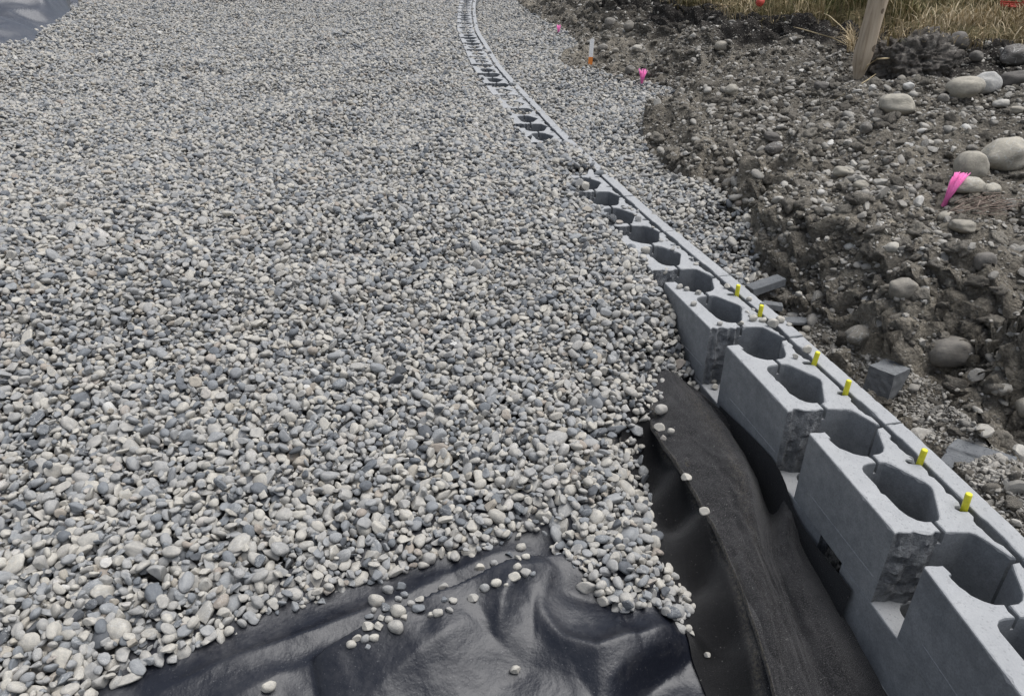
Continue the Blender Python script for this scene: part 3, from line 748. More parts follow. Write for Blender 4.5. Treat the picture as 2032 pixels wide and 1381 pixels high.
SOLID = None
def solid_maps():
    g = 92; uu, ww = np.meshgrid((np.arange(g)+.5)*.005, (np.arange(52)+.5)*.005, indexing='ij')
    r = random.Random(1)
    so = in_poly(uu, ww, STRIP) | in_poly(uu, ww, BODY_F+BODY_N+CORE_B+BODY_O) | in_poly(uu, ww, TAIL_I+[TAIL_E0, TAIL_E1]+TAIL_O)
    return so
SOLID = solid_maps()
bed = Bed(-9.5, 2.6, .35, 15.5, .008)
bed.H = np.where(wallband(bed.X, bed.Y) > 0, Lz(bed.X, bed.Y)-.022, RF(bed.X, bed.Y)-.028).astype(np.float64)
SPAWN = np.zeros(bed.X.shape, np.float32); COVER = np.zeros(bed.X.shape, bool)
bx, by = proj(bed.X, bed.Y, bed.H+.03)
wbB = wallband(bed.X, bed.Y)
inL = in_poly(bx, by, G_LEFT) & ~in_poly(bx, by, TARP) & (wbB > .25)
inR = in_poly(bx, by, G_RIGHT) & (wbB < -.012)
SPAWN[inL | inR] = 1
FILL = {2: (-.30, .02, .012), 3: (-.26, .05, .02), 4: (-.22, .05, .03), 5: (-.03, 1.0, 1.0), 6: (-.28, .03, .01), 7: (-.25, .06, .01), 8: (-.05, .9, .015), 9: (-.05, .9, .015), 10: (-.2, .3, .01), 11: (-.2, .1, .01), 12: (-.06, .9, .03), 13: (-.06, .9, .015)}
for k, a, d, n in FR:
    cx, cy = a+d*.23+n*.13
    i0 = max(0, int((cx-.4-bed.x0)/bed.c)); i1 = int((cx+.4-bed.x0)/bed.c); j0 = max(0, int((cy-.4-bed.y0)/bed.c)); j1 = int((cy+.4-bed.y0)/bed.c)
    if i1 <= 0 or j1 <= 0: continue
    X = bed.X[i0:i1, j0:j1]; Y = bed.Y[i0:i1, j0:j1]
    u = (X-a[0])*d[0]+(Y-a[1])*d[1]; w = (X-a[0])*n[0]+(Y-a[1])*n[1]
    inb = (u >= 0) & (u < .457) & (w >= 0) & (w < .256)
    so = SOLID[np.clip((u/.005).astype(int), 0, 91), np.clip((w/.005).astype(int), 0, 51)] & inb
    lvl, pf, pt = FILL.get(k, (-.35, 0, 0) if k < 2 else ((-.16, .4, .01) if k % 5 < 2 else (-.06, .8, .015)))
    Hs = bed.H[i0:i1, j0:j1]; Ss = SPAWN[i0:i1, j0:j1]
    Hs[inb & ~so] = lvl; Hs[so] = 0.0
    if k == 4: Hs[inb & ~so & (u < .12)] = -.010; Ss[inb & ~so & (u < .12)] = 1.0; COVER[i0:i1, j0:j1][inb & (u < .10) & (w > .1)] = True
    if k == 5: COVER[i0:i1, j0:j1][inb & (w > .055)] = True
    if k == 5: Hs[inb] = np.where(so[inb], 0.0, -.005)
    Ss[inb & ~so] = pf; 
    tl = np.where(w > .2, {3: .16, 4: .3, 2: .05}.get(k, .012 if k > 5 else 0) if k > 1 else 0, 0)
    Ss[so] = np.maximum(pt, tl)[so] if k != 5 else np.where(w[so] > .07, .5, .03)

fv, ff = [], []
for k, a, d, n in FR:
    f_ = (FILL.get(k, (-9, 0, 0))[0] > -.075) or (k >= 14 and k % 5 >= 2)
    if not f_ and k != 4: continue
    u0, u1 = (0, .12) if k == 4 else (0, .457)
    z_ = -.012 if k in (4, 5) else -.034
    i0_ = len(fv)
    for u, w_ in ((u0, .075), (u1, .075), (u1, .24), (u0, .24)): q = a+d*u+n*w_; fv.append((q[0], q[1], z_-.001*(k % 3)))
    ff.append((i0_, i0_+1, i0_+2, i0_+3))
o = link('gravel_fill', mesh_from('gravel_fill', fv, ff), M['gbase']); tag(o, kind='structure')
area = bed.c**2
bed.H0 = np.where((bed.H > -.075) & (SPAWN > .7) & (wallband(bed.X, bed.Y) < .26) & (wallband(bed.X, bed.Y) > 0), -.05, bed.H); bed.H0 = np.where(COVER, -.008, bed.H0); bed.SP = SPAWN
def batch(mean, cover, yrange, cap=.042):
    d_mean = mean
    ok = (SPAWN > 0) & (bed.Y >= yrange[0]) & (bed.Y < yrange[1]) & (np.abs(bed.X) < .78*bed.Y+1.0)
    I = np.flatnonzero(ok.ravel()); wgt = SPAWN.ravel()[I]
    n = int(cover*wgt.sum()*area/(math.pi/4*d_mean**2*.82))
    pick = rng.choice(I, n, p=wgt/wgt.sum()) if n else np.array([], int)
    xs = bed.X.ravel()[pick].copy(); ys = bed.Y.ravel()[pick].copy()
    d, a, b, c = stones(n, mean, .30, mean*.45, mean*1.75)
    Z, T = bed.drop(xs, ys, np.sqrt(a*b), c, cap)
    g = ~np.isnan(Z)
    xs = xs+rng.uniform(-.004, .004, n); ys = ys+rng.uniform(-.004, .004, n)
    xs, ys, Z, T, a, b, c = xs[g], ys[g], Z[g], T[g], a[g], b[g], c[g]; n = len(xs)
    sp = np.maximum(a*2, .02)
    tx = np.clip(T[:, 1]/sp*.5, -.6, .6)+rng.normal(0, .48, n); ty = -np.clip(T[:, 0]/sp*.5, -.6, .6)+rng.normal(0, .48, n)
    rot = np.stack([tx, ty, rng.uniform(0, 6.283, n)], -1)
    tone = .22+.62*rng.beta(1.7, 1.5, n); dk = rng.random(n) < .13; tone[dk] = rng.uniform(0, .22, dk.sum())
    tone = np.where(rng.random(n) < .06, rng.uniform(.88, 1, n), np.clip(tone, 0, .88))
    return np.stack([xs, ys, Z], -1), rot, np.stack([a, b, c], -1), tone
for nm, rgs, shp, lab in [('near_gravel', [(.030, 1.3, (.35, 1.9)), (.035, .6, (.35, 1.75)), (.023, 1.5, (1.9, 3.6)), (.0205, 1.1, (.35, 3.6)), (.027, .6, (.35, 3.6), .052), (.016, .5, (.35, 2.6)), (.031, .16, (.35, 3.2), .060)], SH, 'grey and cream rounded gravel heaped between the block wall and the dark liner'),
                          ('far_gravel', [(.0235, 1.4, (3.6, 6.5)), (.021, .7, (3.6, 6.2)), (.026, .35, (3.6, 6.5), .054), (.026, 1.2, (6.5, 15.4)), (.024, .5, (6, 12)), (.029, .2, (6, 15), .058)], SH_LO, 'grey gravel spread level far along both sides of the wall row')]:
    PS, RS, SS, TS = [], [], [], []
    for rg in rgs:
        p, r_, s_, t_ = batch(*rg); PS.append(p); RS.append(r_); SS.append(s_); TS.append(t_)
    p = np.vstack(PS); print(nm, len(p))
    scatter(nm, p, np.vstack(RS), np.vstack(SS), rng.integers(0, len(shp), len(p)), np.concatenate(TS), shp, M['pebble'], lab, 'gravel')

# stones and clods in the soil
def soil_batch(n, lo, hi, pw, region, sink, shapes, flat=1.0, ymax=13, xmax=6.5):
    if region == 'fines': xs = rng.uniform(.6, 2.0, n*4); ys = rng.uniform(.9, 2.9, n*4)
    else: xs = rng.uniform(-.3, xmax, n*4); ys = 1.0+(ymax-1.0)*rng.random(n*4)**1.5
    q = (np.abs(xs) < .8*ys+.6) & (wallband(xs, ys) < -.03)
    xs, ys = xs[q], ys[q]; z = Rz(xs, ys); hx, hy = proj(xs, ys, z)
    g = in_poly(hx, hy, G_RIGHT); f = in_poly(hx, hy, FINES); z00 = RF(xs, ys)
    if region == 'soil': m = ~g & (z00 < .40) & ~(f & (rng.random(len(xs)) < .5)) & (rng.random(len(xs)) < np.clip(.62+vnoise(xs, ys, .4, 31)*1.4, .2, 1)) & (rng.random(len(xs)) < np.where(z00 > .28, .25, 1))
    elif region == 'fines': m = f
    elif region == 'brow': m = (z00 > .24) & (z00 < .45)
    xs, ys, z = xs[m][:n], ys[m][:n], z[m][:n]; n = len(xs)
    d = lo*(1-rng.random(n)*(1-(lo/hi)**pw))**(-1/pw)
    a = d/2*rng.uniform(1, 1.4, n); b = d/2*rng.uniform(.75, 1, n); c = d/2*rng.uniform(.5, .9, n)*flat
    xs = xs+SGX(xs, ys); ys = ys+SGY(xs, ys)
    return np.stack([xs, ys, z+c*sink], -1), np.stack([rng.normal(0, .4, n), rng.normal(0, .4, n), rng.uniform(0, 6.28, n)], -1), np.stack([a, b, c], -1)
p, r_, s_ = soil_batch(60000, .008, .055, 1.7, 'soil', .3, SH_LO)
scatter('soil_stones', p, r_, s_, rng.integers(0, len(SH_LO), len(p)), np.clip(rng.normal(.5, .24, len(p)), 0, 1), SH_LO, M['soil_stone'], 'small dusty stones strewn through the brown excavated soil', 'stones')
p, r_, s_ = soil_batch(26000, .012, .07, 1.8, 'soil', .1, CLOD)
scatter('soil_clods', p, r_, s_, rng.integers(0, len(CLOD), len(p)), np.clip(rng.normal(.55, .2, len(p)), 0, 1), CLOD, M['clod'], 'crumbly brown clods over the excavated soil bank', 'soil')
p, r_, s_ = soil_batch(16000, .006, .022, 2.0, 'fines', .45, SH_ANG, ymax=3.2, xmax=2.2)
scatter('crushed_stone', p, r_, s_, rng.integers(0, len(SH_ANG), len(p)), np.clip(rng.normal(.45, .22, len(p)), 0, 1), SH_ANG, M['soil_stone'], 'fine crushed stone chips on the ground right of the pinned blocks', 'crushed stone')

# ------------------------------------------------------------------ sheets
def loft(name, A, B, nu, nv, zf, mat, lift=.004, zpl=-.3, warp=None):
    def res(pts, n):
        q = np.array([P(x, y, z)[:2] for x, y, z in pts]); s = np.concatenate([[0], np.cumsum(np.hypot(*np.diff(q, axis=0).T))]); t = np.linspace(0, s[-1], n)
        return np.stack([np.interp(t, s, q[:, 0]), np.interp(t, s, q[:, 1])], -1)
    a = res(A, nu); b = res(B, nu); t = np.linspace(0, 1, nv)[None, :, None]
    XY = a[:, None]*(1-t)+b[:, None]*t
    Z = zf(XY[..., 0], XY[..., 1])+lift
    V = np.concatenate([XY, Z[..., None]], -1)
    return grid_mesh(name, V), V
# dark liner
me, V = loft('liner', [(-350,1700,-.33),(20,1440,-.33),(160,1340,-.33),(300,1262,-.33),(480,1180,-.33),(650,1120,-.33),(850,1050,-.32),(1010,1010,-.31),(1110,985,-.3),(1180,1060,-.31),(1250,1130,-.31),(1350,1170,-.34),(1400,1240,-.37)],
             [(-350,2300,-.38),(100,2200,-.38),(300,2100,-.38),(500,2050,-.38),(700,2000,-.38),(850,1980,-.38),(1000,1950,-.38),(1100,1930,-.38),(1200,1900,-.38),(1300,1850,-.38),(1400,1800,-.38),(1470,1700,-.39),(1530,1550,-.40)],
             340, 190, Lz, None)
o = link('liner_sheet', me, M['liner']); tag(o, 'dark blue black shiny liner sheet with a soft fold at the gravel toe', 'liner')
# black felt
def felt_z(X, Y):
    return Lz(X, Y)+.006
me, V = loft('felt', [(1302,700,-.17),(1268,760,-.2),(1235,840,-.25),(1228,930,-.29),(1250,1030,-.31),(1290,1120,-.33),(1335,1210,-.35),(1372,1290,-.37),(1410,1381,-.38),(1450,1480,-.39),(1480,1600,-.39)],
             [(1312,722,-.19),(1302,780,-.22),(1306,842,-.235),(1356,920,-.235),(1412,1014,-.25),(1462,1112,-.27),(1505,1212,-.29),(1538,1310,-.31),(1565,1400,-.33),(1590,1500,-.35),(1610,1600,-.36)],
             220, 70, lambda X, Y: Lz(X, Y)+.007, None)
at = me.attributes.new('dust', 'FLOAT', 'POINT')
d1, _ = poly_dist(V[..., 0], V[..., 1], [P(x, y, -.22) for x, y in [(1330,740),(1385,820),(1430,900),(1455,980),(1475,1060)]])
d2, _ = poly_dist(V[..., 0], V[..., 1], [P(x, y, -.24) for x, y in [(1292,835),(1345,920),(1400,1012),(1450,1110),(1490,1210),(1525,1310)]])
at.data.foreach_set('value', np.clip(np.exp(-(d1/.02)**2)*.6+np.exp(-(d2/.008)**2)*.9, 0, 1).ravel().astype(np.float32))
at2 = me.attributes.new('painted_shade', 'FLOAT', 'POINT'); at2.data.foreach_set('value', (1-sstep(-.016, -.003, d2)).ravel().astype(np.float32))  # felt left of the crest painted darker, as its shaded side
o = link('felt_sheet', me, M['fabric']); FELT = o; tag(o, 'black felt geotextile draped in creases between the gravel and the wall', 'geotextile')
# upper layer of the felt: cut edge, broad panel, standing fold, deep valley, outer bulge
ROWS = [[(1308,728,-.180),(1325,735,-.172),(1345,745,-.175),(1352,752,-.195),(1362,760,-.200),(1378,778,-.225)],
 [(1291,800,-.210),(1335,785,-.180),(1392,792,-.180),(1400,803,-.205),(1412,804,-.210),(1427,807,-.222)],
 [(1292,842,-.222),(1352,830,-.186),(1432,838,-.178),(1441,850,-.230),(1453,846,-.226),(1474,846,-.222)],
 [(1318,884,-.220),(1380,870,-.190),(1456,882,-.180),(1472,892,-.285),(1496,876,-.235),(1518,884,-.218)],
 [(1346,924,-.220),(1412,912,-.195),(1478,928,-.180),(1502,934,-.325),(1542,926,-.222),(1563,940,-.226)],
 [(1374,970,-.226),(1434,958,-.205),(1490,972,-.192),(1517,974,-.335),(1552,966,-.232),(1570,974,-.245)],
 [(1400,1014,-.235),(1452,1004,-.216),(1499,1018,-.214),(1527,1018,-.325),(1560,1006,-.24),(1577,1008,-.262)],
 [(1424,1060,-.243),(1470,1054,-.232),(1507,1062,-.234),(1530,1062,-.285),(1563,1046,-.238),(1582,1044,-.272)],
 [(1446,1106,-.252),(1488,1104,-.248),(1516,1108,-.256),(1534,1106,-.276),(1570,1096,-.258),(1598,1090,-.300)],
 [(1478,1186,-.266),(1518,1184,-.272),(1548,1186,-.284),(1562,1184,-.294),(1606,1180,-.266),(1662,1178,-.335)],
 [(1514,1290,-.286),(1552,1290,-.296),(1582,1292,-.306),(1606,1292,-.314),(1664,1290,-.296),(1748,1290,-.378)],
 [(1545,1400,-.312),(1585,1400,-.316),(1622,1400,-.324),(1660,1400,-.334),(1722,1400,-.330),(1824,1400,-.408)],
 [(1570,1500,-.33),(1612,1500,-.33),(1655,1500,-.335),(1700,1500,-.34),(1765,1500,-.345),(1865,1500,-.42)],
 [(1592,1620,-.34),(1642,1620,-.34),(1692,1620,-.345),(1742,1620,-.35),(1805,1620,-.355),(1905,1620,-.43)]]
G0 = np.array([[tuple(P(x, y, z+.008)) for x, y, z in r] for r in ROWS])
def catmull(A, n, axis, ten=.5):
    A = np.moveaxis(A, axis, 0); m = len(A); t = np.linspace(0, m-1-1e-6, n); i = t.astype(int); f = (t-i).reshape(-1, *([1]*(A.ndim-1)))
    p0 = A[np.clip(i-1, 0, m-1)]; p1 = A[i]; p2 = A[i+1]; p3 = A[np.clip(i+2, 0, m-1)]
    m1 = (p2-p0)*ten; m2 = (p3-p1)*ten
    r = (2*f**3-3*f**2+1)*p1+(f**3-2*f**2+f)*m1+(-2*f**3+3*f**2)*p2+(f**3-f**2)*m2
    return np.moveaxis(r, 0, axis)
V = catmull(catmull(G0, 300, 0), 130, 1, .36)
nu_, nv_ = V.shape[:2]; uu_, vv_ = np.meshgrid(np.arange(nu_)/nu_, np.arange(nv_)/nv_, indexing='ij')
# long drape creases run along the sheet, small puckers across it
V[..., 2] += (.5-2*np.abs(vnoise(vv_*1.3+.22*vnoise(uu_*6, vv_*2, .9, 66), uu_*.32, .075, 62)))*.0055*sstep(0, .06, vv_)*np.clip(.5+vnoise(vv_*2, uu_*3, .4, 68)*1.6, .1, 1.2)+vnoise(vv_*1.2, uu_*1.6, .085, 63)*.011+vnoise(vv_, uu_*1.8, .03, 64)*.0032
V[:, :3, 2] += np.array([.006, .004, .002])[None]*(.5+vnoise(uu_[:, :3]*5, uu_[:, :3]*0, .2, 65))
hem = V[:, :1].copy(); hem[..., 2] -= .014; hem[..., 0] -= .002; V = np.concatenate([hem, V], 1)
me = grid_mesh('felt_upper', V)
at = me.attributes.new('dust', 'FLOAT', 'POINT')
vvv = np.concatenate([vv_[:, :1], vv_], 1); uuu = np.concatenate([uu_[:, :1], uu_], 1)
dz_ = .55*np.exp(-((vvv-.33)/.05)**2)*sstep(.75, .5, uuu)*(.5+vnoise(uuu*8, vvv*8, .6, 67)); dz_[:, :3] = .9
at.data.foreach_set('value', np.clip(dz_, 0, 1).ravel().astype(np.float32))
o = link('upper_layer', me, M['fabric'], FELT)
# added black flap against the lower course, standing in for deep shade there
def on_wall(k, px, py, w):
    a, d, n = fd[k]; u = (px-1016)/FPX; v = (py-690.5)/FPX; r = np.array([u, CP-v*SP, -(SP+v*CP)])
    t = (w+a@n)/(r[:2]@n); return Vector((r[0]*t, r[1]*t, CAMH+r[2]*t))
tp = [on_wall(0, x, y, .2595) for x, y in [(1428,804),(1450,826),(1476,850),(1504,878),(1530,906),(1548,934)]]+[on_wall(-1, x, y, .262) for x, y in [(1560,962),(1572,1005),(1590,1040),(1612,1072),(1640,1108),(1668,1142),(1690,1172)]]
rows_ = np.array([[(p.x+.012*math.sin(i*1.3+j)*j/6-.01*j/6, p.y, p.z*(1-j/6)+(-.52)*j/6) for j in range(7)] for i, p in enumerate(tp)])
me = grid_mesh('shade_flap', rows_); at = me.attributes.new('painted_shade', 'FLOAT', 'POINT'); at.data.foreach_set('value', np.ones(rows_.shape[0]*7, np.float32))
o = link('flap', me, M['fabric'], FELT); o['label'] = 'black flap standing in for shade against the lower block'
# tarp on the bank, top left
def tarp_z(X, Y):
    dg = X*.75+Y*.55; ac = -X*.55+Y*.75
    return LF(X, Y)+.005+(.5-2*np.abs(vnoise(dg*.28, ac, .34, 41)))*.20+(.5-2*np.abs(vnoise(dg*.3, ac, .13, 42)))*.09+vnoise(X, Y, .6, 43)*.08
me, V = loft('tarp', [(-320,140,.1),(0,93,.14),(60,79,.16),(112,52,.17),(142,38,.17),(156,24,.17)], [(-420,-60,.6),(-60,-45,.5),(40,-45,.46),(110,-35,.4),(150,-25,.3),(165,-15,.25)], 150, 110, tarp_z, None)
tp_ = sstep(0, .13, np.linspace(0, 1, V.shape[1]))[None]; bz = LF(V[..., 0], V[..., 1]); V[..., 2] = bz+.004+(V[..., 2]-bz)*tp_; me = grid_mesh('tarp', V)
o = link('grey_sheet', me, M['tarp']); tag(o, 'wrinkled grey blue sheet covering the heap in the far left corner', 'sheet')

def ray_hit(px, py, f):
    u = (px-1016)/FPX; v = (py-690.5)/FPX; d = np.array([u, CP-v*SP, -(SP+v*CP)])
    t = np.arange(.8, 16, .01); q = t[:, None]*d; h = f(q[:, 0], q[:, 1])-(CAMH+q[:, 2])
    i = np.flatnonzero(h > 0); i = int(i[0]) if len(i) else len(t)-1
    return Vector((q[i, 0], q[i, 1], CAMH+q[i, 2]))
def gz_at(px, py, f, z0=0): return ray_hit(px, py, f).z
# ------------------------------------------------------------------ single stones
def single(shape, name, px, py, wpx, hpx, ground, tone, mat, label, cat, group=None, z=None, sink=.3, flat=.7, rz=None, tilt=.25):
    if z is None: q = ray_hit(px, py+hpx*.22, ground); zz = q.z
    else: q = P(px, py, z); zz = z
    s = 1/PXM(px, py, zz)
    a = wpx*s/2; v = hpx*s/2
    o = bpy.data.objects.new(name, shape); COL.objects.link(o)
    b = max(a*.72, v*.9); c = max(min(v*1.05, a), a*.45)
    gz = float(ground(q.x, q.y)) if z is None else z
    o.scale = (a, b, c); o.location = (q.x, q.y, gz+c*(1-sink*2) if z is None else z+c*.92)
    o.rotation_euler = (random.uniform(-tilt, tilt), random.uniform(-tilt, tilt), random.uniform(-.4, .4) if rz is None else rz)
    o['tone'] = float(tone); tag(o, label, cat, group); return o
SH1 = [m.copy() for m in SH]
for m in SH1: m.materials.append(M['pebble_single'])
CB = stone_shapes(10, 77, .0, 4)
for m in CB: m.materials.append(M['cobble'])
COB = [(1985,320,92,66,.72,'largest pale tan boulder on the right of the soil bank',.22),(1921,341,64,54,.66,'pale grey rounded cobble left of the largest tan boulder',.2),(1775,217,68,40,.78,'long pale oval cobble lying below the dark earth clump',.2),
 (1908,184,72,40,.66,'tan oval cobble leaning in front of a white one',.2),(1950,177,54,44,.97,'white cobble behind the tan oval cobble',.2),(1897,93,42,36,.22,'grey round cobble at the right foot of the dark earth clump',.2),
 (2008,118,62,38,.14,'dark brown cobble under the dry grass at the right edge',.2),(1936,117,28,20,.25,'small grey brown cobble below the grass between two bigger ones',.25),(2012,166,62,32,.06,'dark flat cobble at the right edge below the grass',.25),
 (1787,576,56,42,.45,'tan cobble stuck midway up the cut soil face',.3),(1702,671,56,44,.42,'tan rounded cobble at the foot of the cut soil face',.25),(1882,702,92,60,.32,'big dark grey boulder embedded in the lower soil face',.62),
 (1950,525,46,42,.25,'brown grey cobble embedded high in the soil face at the right',.38),(2022,826,40,44,.62,'pale cobble low in the soil face at the right edge',.35),(1562,476,40,34,.35,'grey cobble in the soil face beside the trench gravel',.33),
 (1916,374,74,34,.7,'pale flat cobble right behind the largest pink marker tuft',.25),(1963,382,38,24,.72,'small pale cobble right of the cobble behind the pink tuft',.25),(1771,496,38,24,.85,'pale flat stone high on the cut soil face',.33),
 (1672,346,40,22,.66,'cream oblong stone in the middle of the soil bank',.25),(1628,178,34,18,.12,'dark oblong stone left of the wooden post foot',.2),(1450,183,26,22,.7,'pale round stone near the pink tuft at the trench edge',.2),
 (1432,96,30,18,.55,'pale stone below the turf overhang',.25),(1530,279,36,18,.1,'dark brown stone, upper of a dark pair on the bank',.2),(1533,299,40,22,.04,'dark angular stone, lower of a dark pair on the bank',.2),
 (1706,371,32,20,.62,'grey cream stone on the middle of the bank right of the oblong one',.25),(1988,212,40,16,.9,'thin white stone on the bank near the right edge',.25),(2014,222,30,16,.6,'flat grey stone beside the thin white stone',.25),
 (1716,262,26,22,.3,'small brown grey stone left under the long pale oval cobble',.2),(1446,319,16,32,.5,'upright pale stone standing in the soil slope',.3),(1800,177,22,14,.98,'small white stone at the foot of the dark earth clump',.2),
 (1787,162,18,18,.45,'small brown stone above the small white one by the earth clump',.2),(1876,434,34,20,.68,'pale stone below the root tangle',.3),(1908,452,62,22,.55,'flat grey slab stone below the root tangle',.3),
 (1210,50,24,20,.3,'grey stone far along the soil near the stake',.25),(1247,58,22,22,.4,'tan upright stone far along the soil near the stake',.25),(1196,98,22,14,.35,'grey block shaped stone right of the white and orange stake',.25),
 (1221,103,14,10,.45,'small grey stone right of the stake beyond the block shaped one',.25),(1265,98,22,12,.85,'whitish stone far on the soil right of the stake',.25),(1250,146,20,18,.28,'brown square stone left of the pink tuft by the trench',.2),
 (1318,127,8,16,.6,'narrow upright stone right of the pink tuft by the trench',.2),(1925,300,20,16,.3,'small dark stone above the pale grey cobble',.25),(1870,200,22,18,.3,'small grey stone left of the tan oval cobble',.25),
 (1640,520,22,16,.5,'small tan stone in the upper soil face left of the tan cobble',.3),(1570,630,26,14,.9,'pale chip lying among debris at the trench floor',.15),(1600,655,20,14,.7,'cream pebble on the dirt beside the wall face',.15)]
for i, (x, y, w, h, t, lab, sk) in enumerate(COB):
    single(CB[i % len(CB)], 'cobble', x, y, w, h, Rz, t, M['cobble'], lab, 'stone', None, None, sk*.7)
LOOSE = [(881,1166,22),(952,1130,20),(980,1120,18),(962,1173,22),(985,1162,24),(1005,1163,12),(939,1191,24),(1021,1151,24),(881,1194,18),(899,1196,18),(891,1213,20),(869,1217,22),(856,1224,16),(1012,1101,20),(1027,1109,18),(1043,1105,18),(1042,1138,24),(1026,1130,18),(1056,1141,16),(1033,1088,22),
 (747,1195,36),(763,1210,24),(743,1213,16),(790,1216,34),(816,1201,18),(834,1193,20),(831,1212,28),(803,1227,18),(759,1227,18),(735,1228,20),(773,1235,20),(755,1245,24),(730,1246,26),(788,1251,36),(709,1268,20),(726,1272,20),(744,1270,22),(698,1284,22),(730,1287,14),(754,1154,18),(763,1146,20),(771,1171,26),(795,1167,24),(803,1181,18),(791,1189,16)]
for x, y, w in LOOSE:
    dkk = random.random()
    lab = 'loose cream or grey pebble scattered on the dark liner in front of the gravel edge'
    single(random.choice(SH1), 'pebble', x, y, w, w*.72, Lz, random.choice([.45, .55, .62, .7, .75, .8, .82]) if dkk > .22 else random.uniform(.12, .3), None, lab, 'pebble', 'loose pebbles on the liner', None, .12)
FZ = {(1361,954): -.212, (1397,1020): -.222, (1317,873): -.196, (1331,859): -.192, (1307,856): -.214, (1311,820): -.192}
for x, y, w, t, lab in [(1023,1330,22,.78,'lone cream pebble in the middle of the shiny liner below its fold'),(536,1368,30,.8,'lone cream pebble at the bottom edge on the liner'),(1361,954,22,.8,'cream pebble on the felt crest, upper of a pair on the crease'),(1397,1020,22,.75,'cream pebble on the felt crest, lower of a pair on the crease'),
      (1317,873,17,.97,'white pebble on the felt next to the gravel edge'),(1331,859,14,.72,'tiny cream pebble just above the white pebble on the felt'),(1373,1258,14,.7,'small pebble, upper of two at the felt edge near the bottom'),(1403,1302,15,.72,'small pebble, lower of two at the felt edge near the bottom'),
      (1307,856,24,.75,'cream pebble touching the gravel edge on the felt flap'),(1311,820,26,.6,'oblong tan pebble lying at the top of the felt flap')]:
    single(random.choice(SH1), 'pebble', x, y, w, w*.75, (lambda X, Y: Lz(X, Y)+.008), t, None, lab, 'pebble', None, FZ.get((x, y)), .1)
for x, y, w, t, lab in [(1494,637,18,.8,'pale pebble left of the short yellow pin on the block'),(1513,639,16,.78,'pale pebble right at the foot of the short yellow pin'),(1533,649,24,.76,'pale angular pebble over the groove by the short yellow pin'),(1547,640,18,.85,'pale oval pebble on the face strip past the short yellow pin'),(1566,646,11,.75,'tiny pale pebble on the face strip near the block joint'),
      (1469,645,13,.74,'tiny flat pebble beside the score line left of the short pin'),(1600,698,21,.84,'cream pebble lying in the groove behind a yellow pin'),(1577,711,13,.66,'small tan pebble on the block left of the cream pebble in the groove'),(1443,573,15,.72,'pale pebble on the block beyond the farthest pin'),(1281,503,20,.74,'pale pebble on the half buried block tail'),
      (1376,607,14,.6,'flat chip on the tail of the far pinned block'),(1428,646,12,.55,'small flat chip near the broken tail end of the far pinned block'),(1486,597,12,.72,'small pebble just past the farthest yellow pin'),(1512,606,10,.3,'small dark chip on the face strip by the farthest pin'),(1348,573,13,.62,'crumb at the far corner of the far pinned block tail'),(1362,577,12,.58,'second crumb at the far corner of the far pinned block tail'),
      (1385,585,13,.6,'flat crumb on the web of the far pinned block')]:
    single(random.choice(SH1), 'pebble', x, y, w, w*.75, None, t, None, lab, 'pebble', 'pebbles on the wall blocks', 0.0, 0)
for x, y, w in [(1416,759,14),(1418,771,14)]:
    single(random.choice(SH1), 'pebble', x, y, w, w*.8, None, .75, None, 'cream pebble lodged between two block tails on the lower ledge', 'pebble', 'pebbles on the lower ledge', -.203, 0)
# crumbs of grit on far block tops
for i in range(26):
    k = random.choice([1, 2, 2, 2, 3, 3]); u, w = random.uniform(.05, .42), random.uniform(.052, .11)
    if not SOLID[int(u/.005), int(w/.005)]: continue
    q = wallpt(k, u, w, .003); o = bpy.data.objects.new('grit_crumb', random.choice(SH1)); COL.objects.link(o); s = random.uniform(.004, .010)
    o.location = q; o.scale = (s*1.3, s, s*.5); o.rotation_euler = (0, 0, random.uniform(0, 6)); o['tone'] = random.uniform(.35, .7)
    tag(o, 'tiny grey crumb of grit on the block tops beyond the yellow pins', 'grit', 'grit on the block tops')

# ------------------------------------------------------------------ concrete debris
def chip_mesh(profile, L, seed, rough_ends=True):
    """extruded profile (y, z) along x with broken ends"""
    r = random.Random(seed); bm = bmesh.new(); rows = []; N = 9
    for i in range(N+1):
        x = -L/2+L*i/N
        row = []
        for (y, z) in profile:
            dx = r.uniform(-.012, .012)*L*2 if i in (0, N) and rough_ends else 0
            row.append(bm.verts.new((x+dx, y+r.uniform(-.0007, .0007), z+r.uniform(-.0007, .0007))))
        rows.append(row)
    n = len(profile)
    for a, b in zip(rows, rows[1:]):
        for i in range(n): bm.faces.new((a[i], a[(i+1) % n], b[(i+1) % n], b[i]))
    for rw in (rows[0], rows[-1]):
        try: bm.faces.new(rw)
        except Exception: pass
    bmesh.ops.recalc_face_normals(bm, faces=bm.faces)
    ends = [f for f in bm.faces if len(f.verts) > 4 or abs(f.normal.x) > .8]
    bmesh.ops.bevel(bm, geom=[e for e in bm.edges if len(e.link_faces) == 2 and e.calc_face_angle(0) > .5], offset=.0022, segments=1, affect='EDGES')
    bmesh.ops.triangulate(bm, faces=[f for f in bm.faces if len(f.verts) > 4])
    me = bpy.data.meshes.new('chip'); bm.to_mesh(me); bm.free(); me.materials.append(M['chip']); return me
def place_chip(me, px, py, z, rot, lab, name='concrete_chip'):
    o = bpy.data.objects.new(name, me); COL.objects.link(o); q = P(px, py, z); o.location = q; o.rotation_euler = rot
    tag(o, lab, 'concrete chip', 'broken concrete pieces by the wall'); return o
place_chip(chip_mesh([(-.028, 0), (.028, 0), (.028, .026), (-.022, .03)], .15, 1), 1518, 572, -.125, (R(4), R(-6), R(24)), 'bluish concrete bar lying on the trench edge beyond the farthest yellow pin')
place_chip(chip_mesh([(-.02, 0), (.02, 0), (.02, .02), (-.015, .022)], .07, 2), 1532, 612, -.165, (0, R(4), R(-10)), 'smallest grey concrete bar close against the wall face')
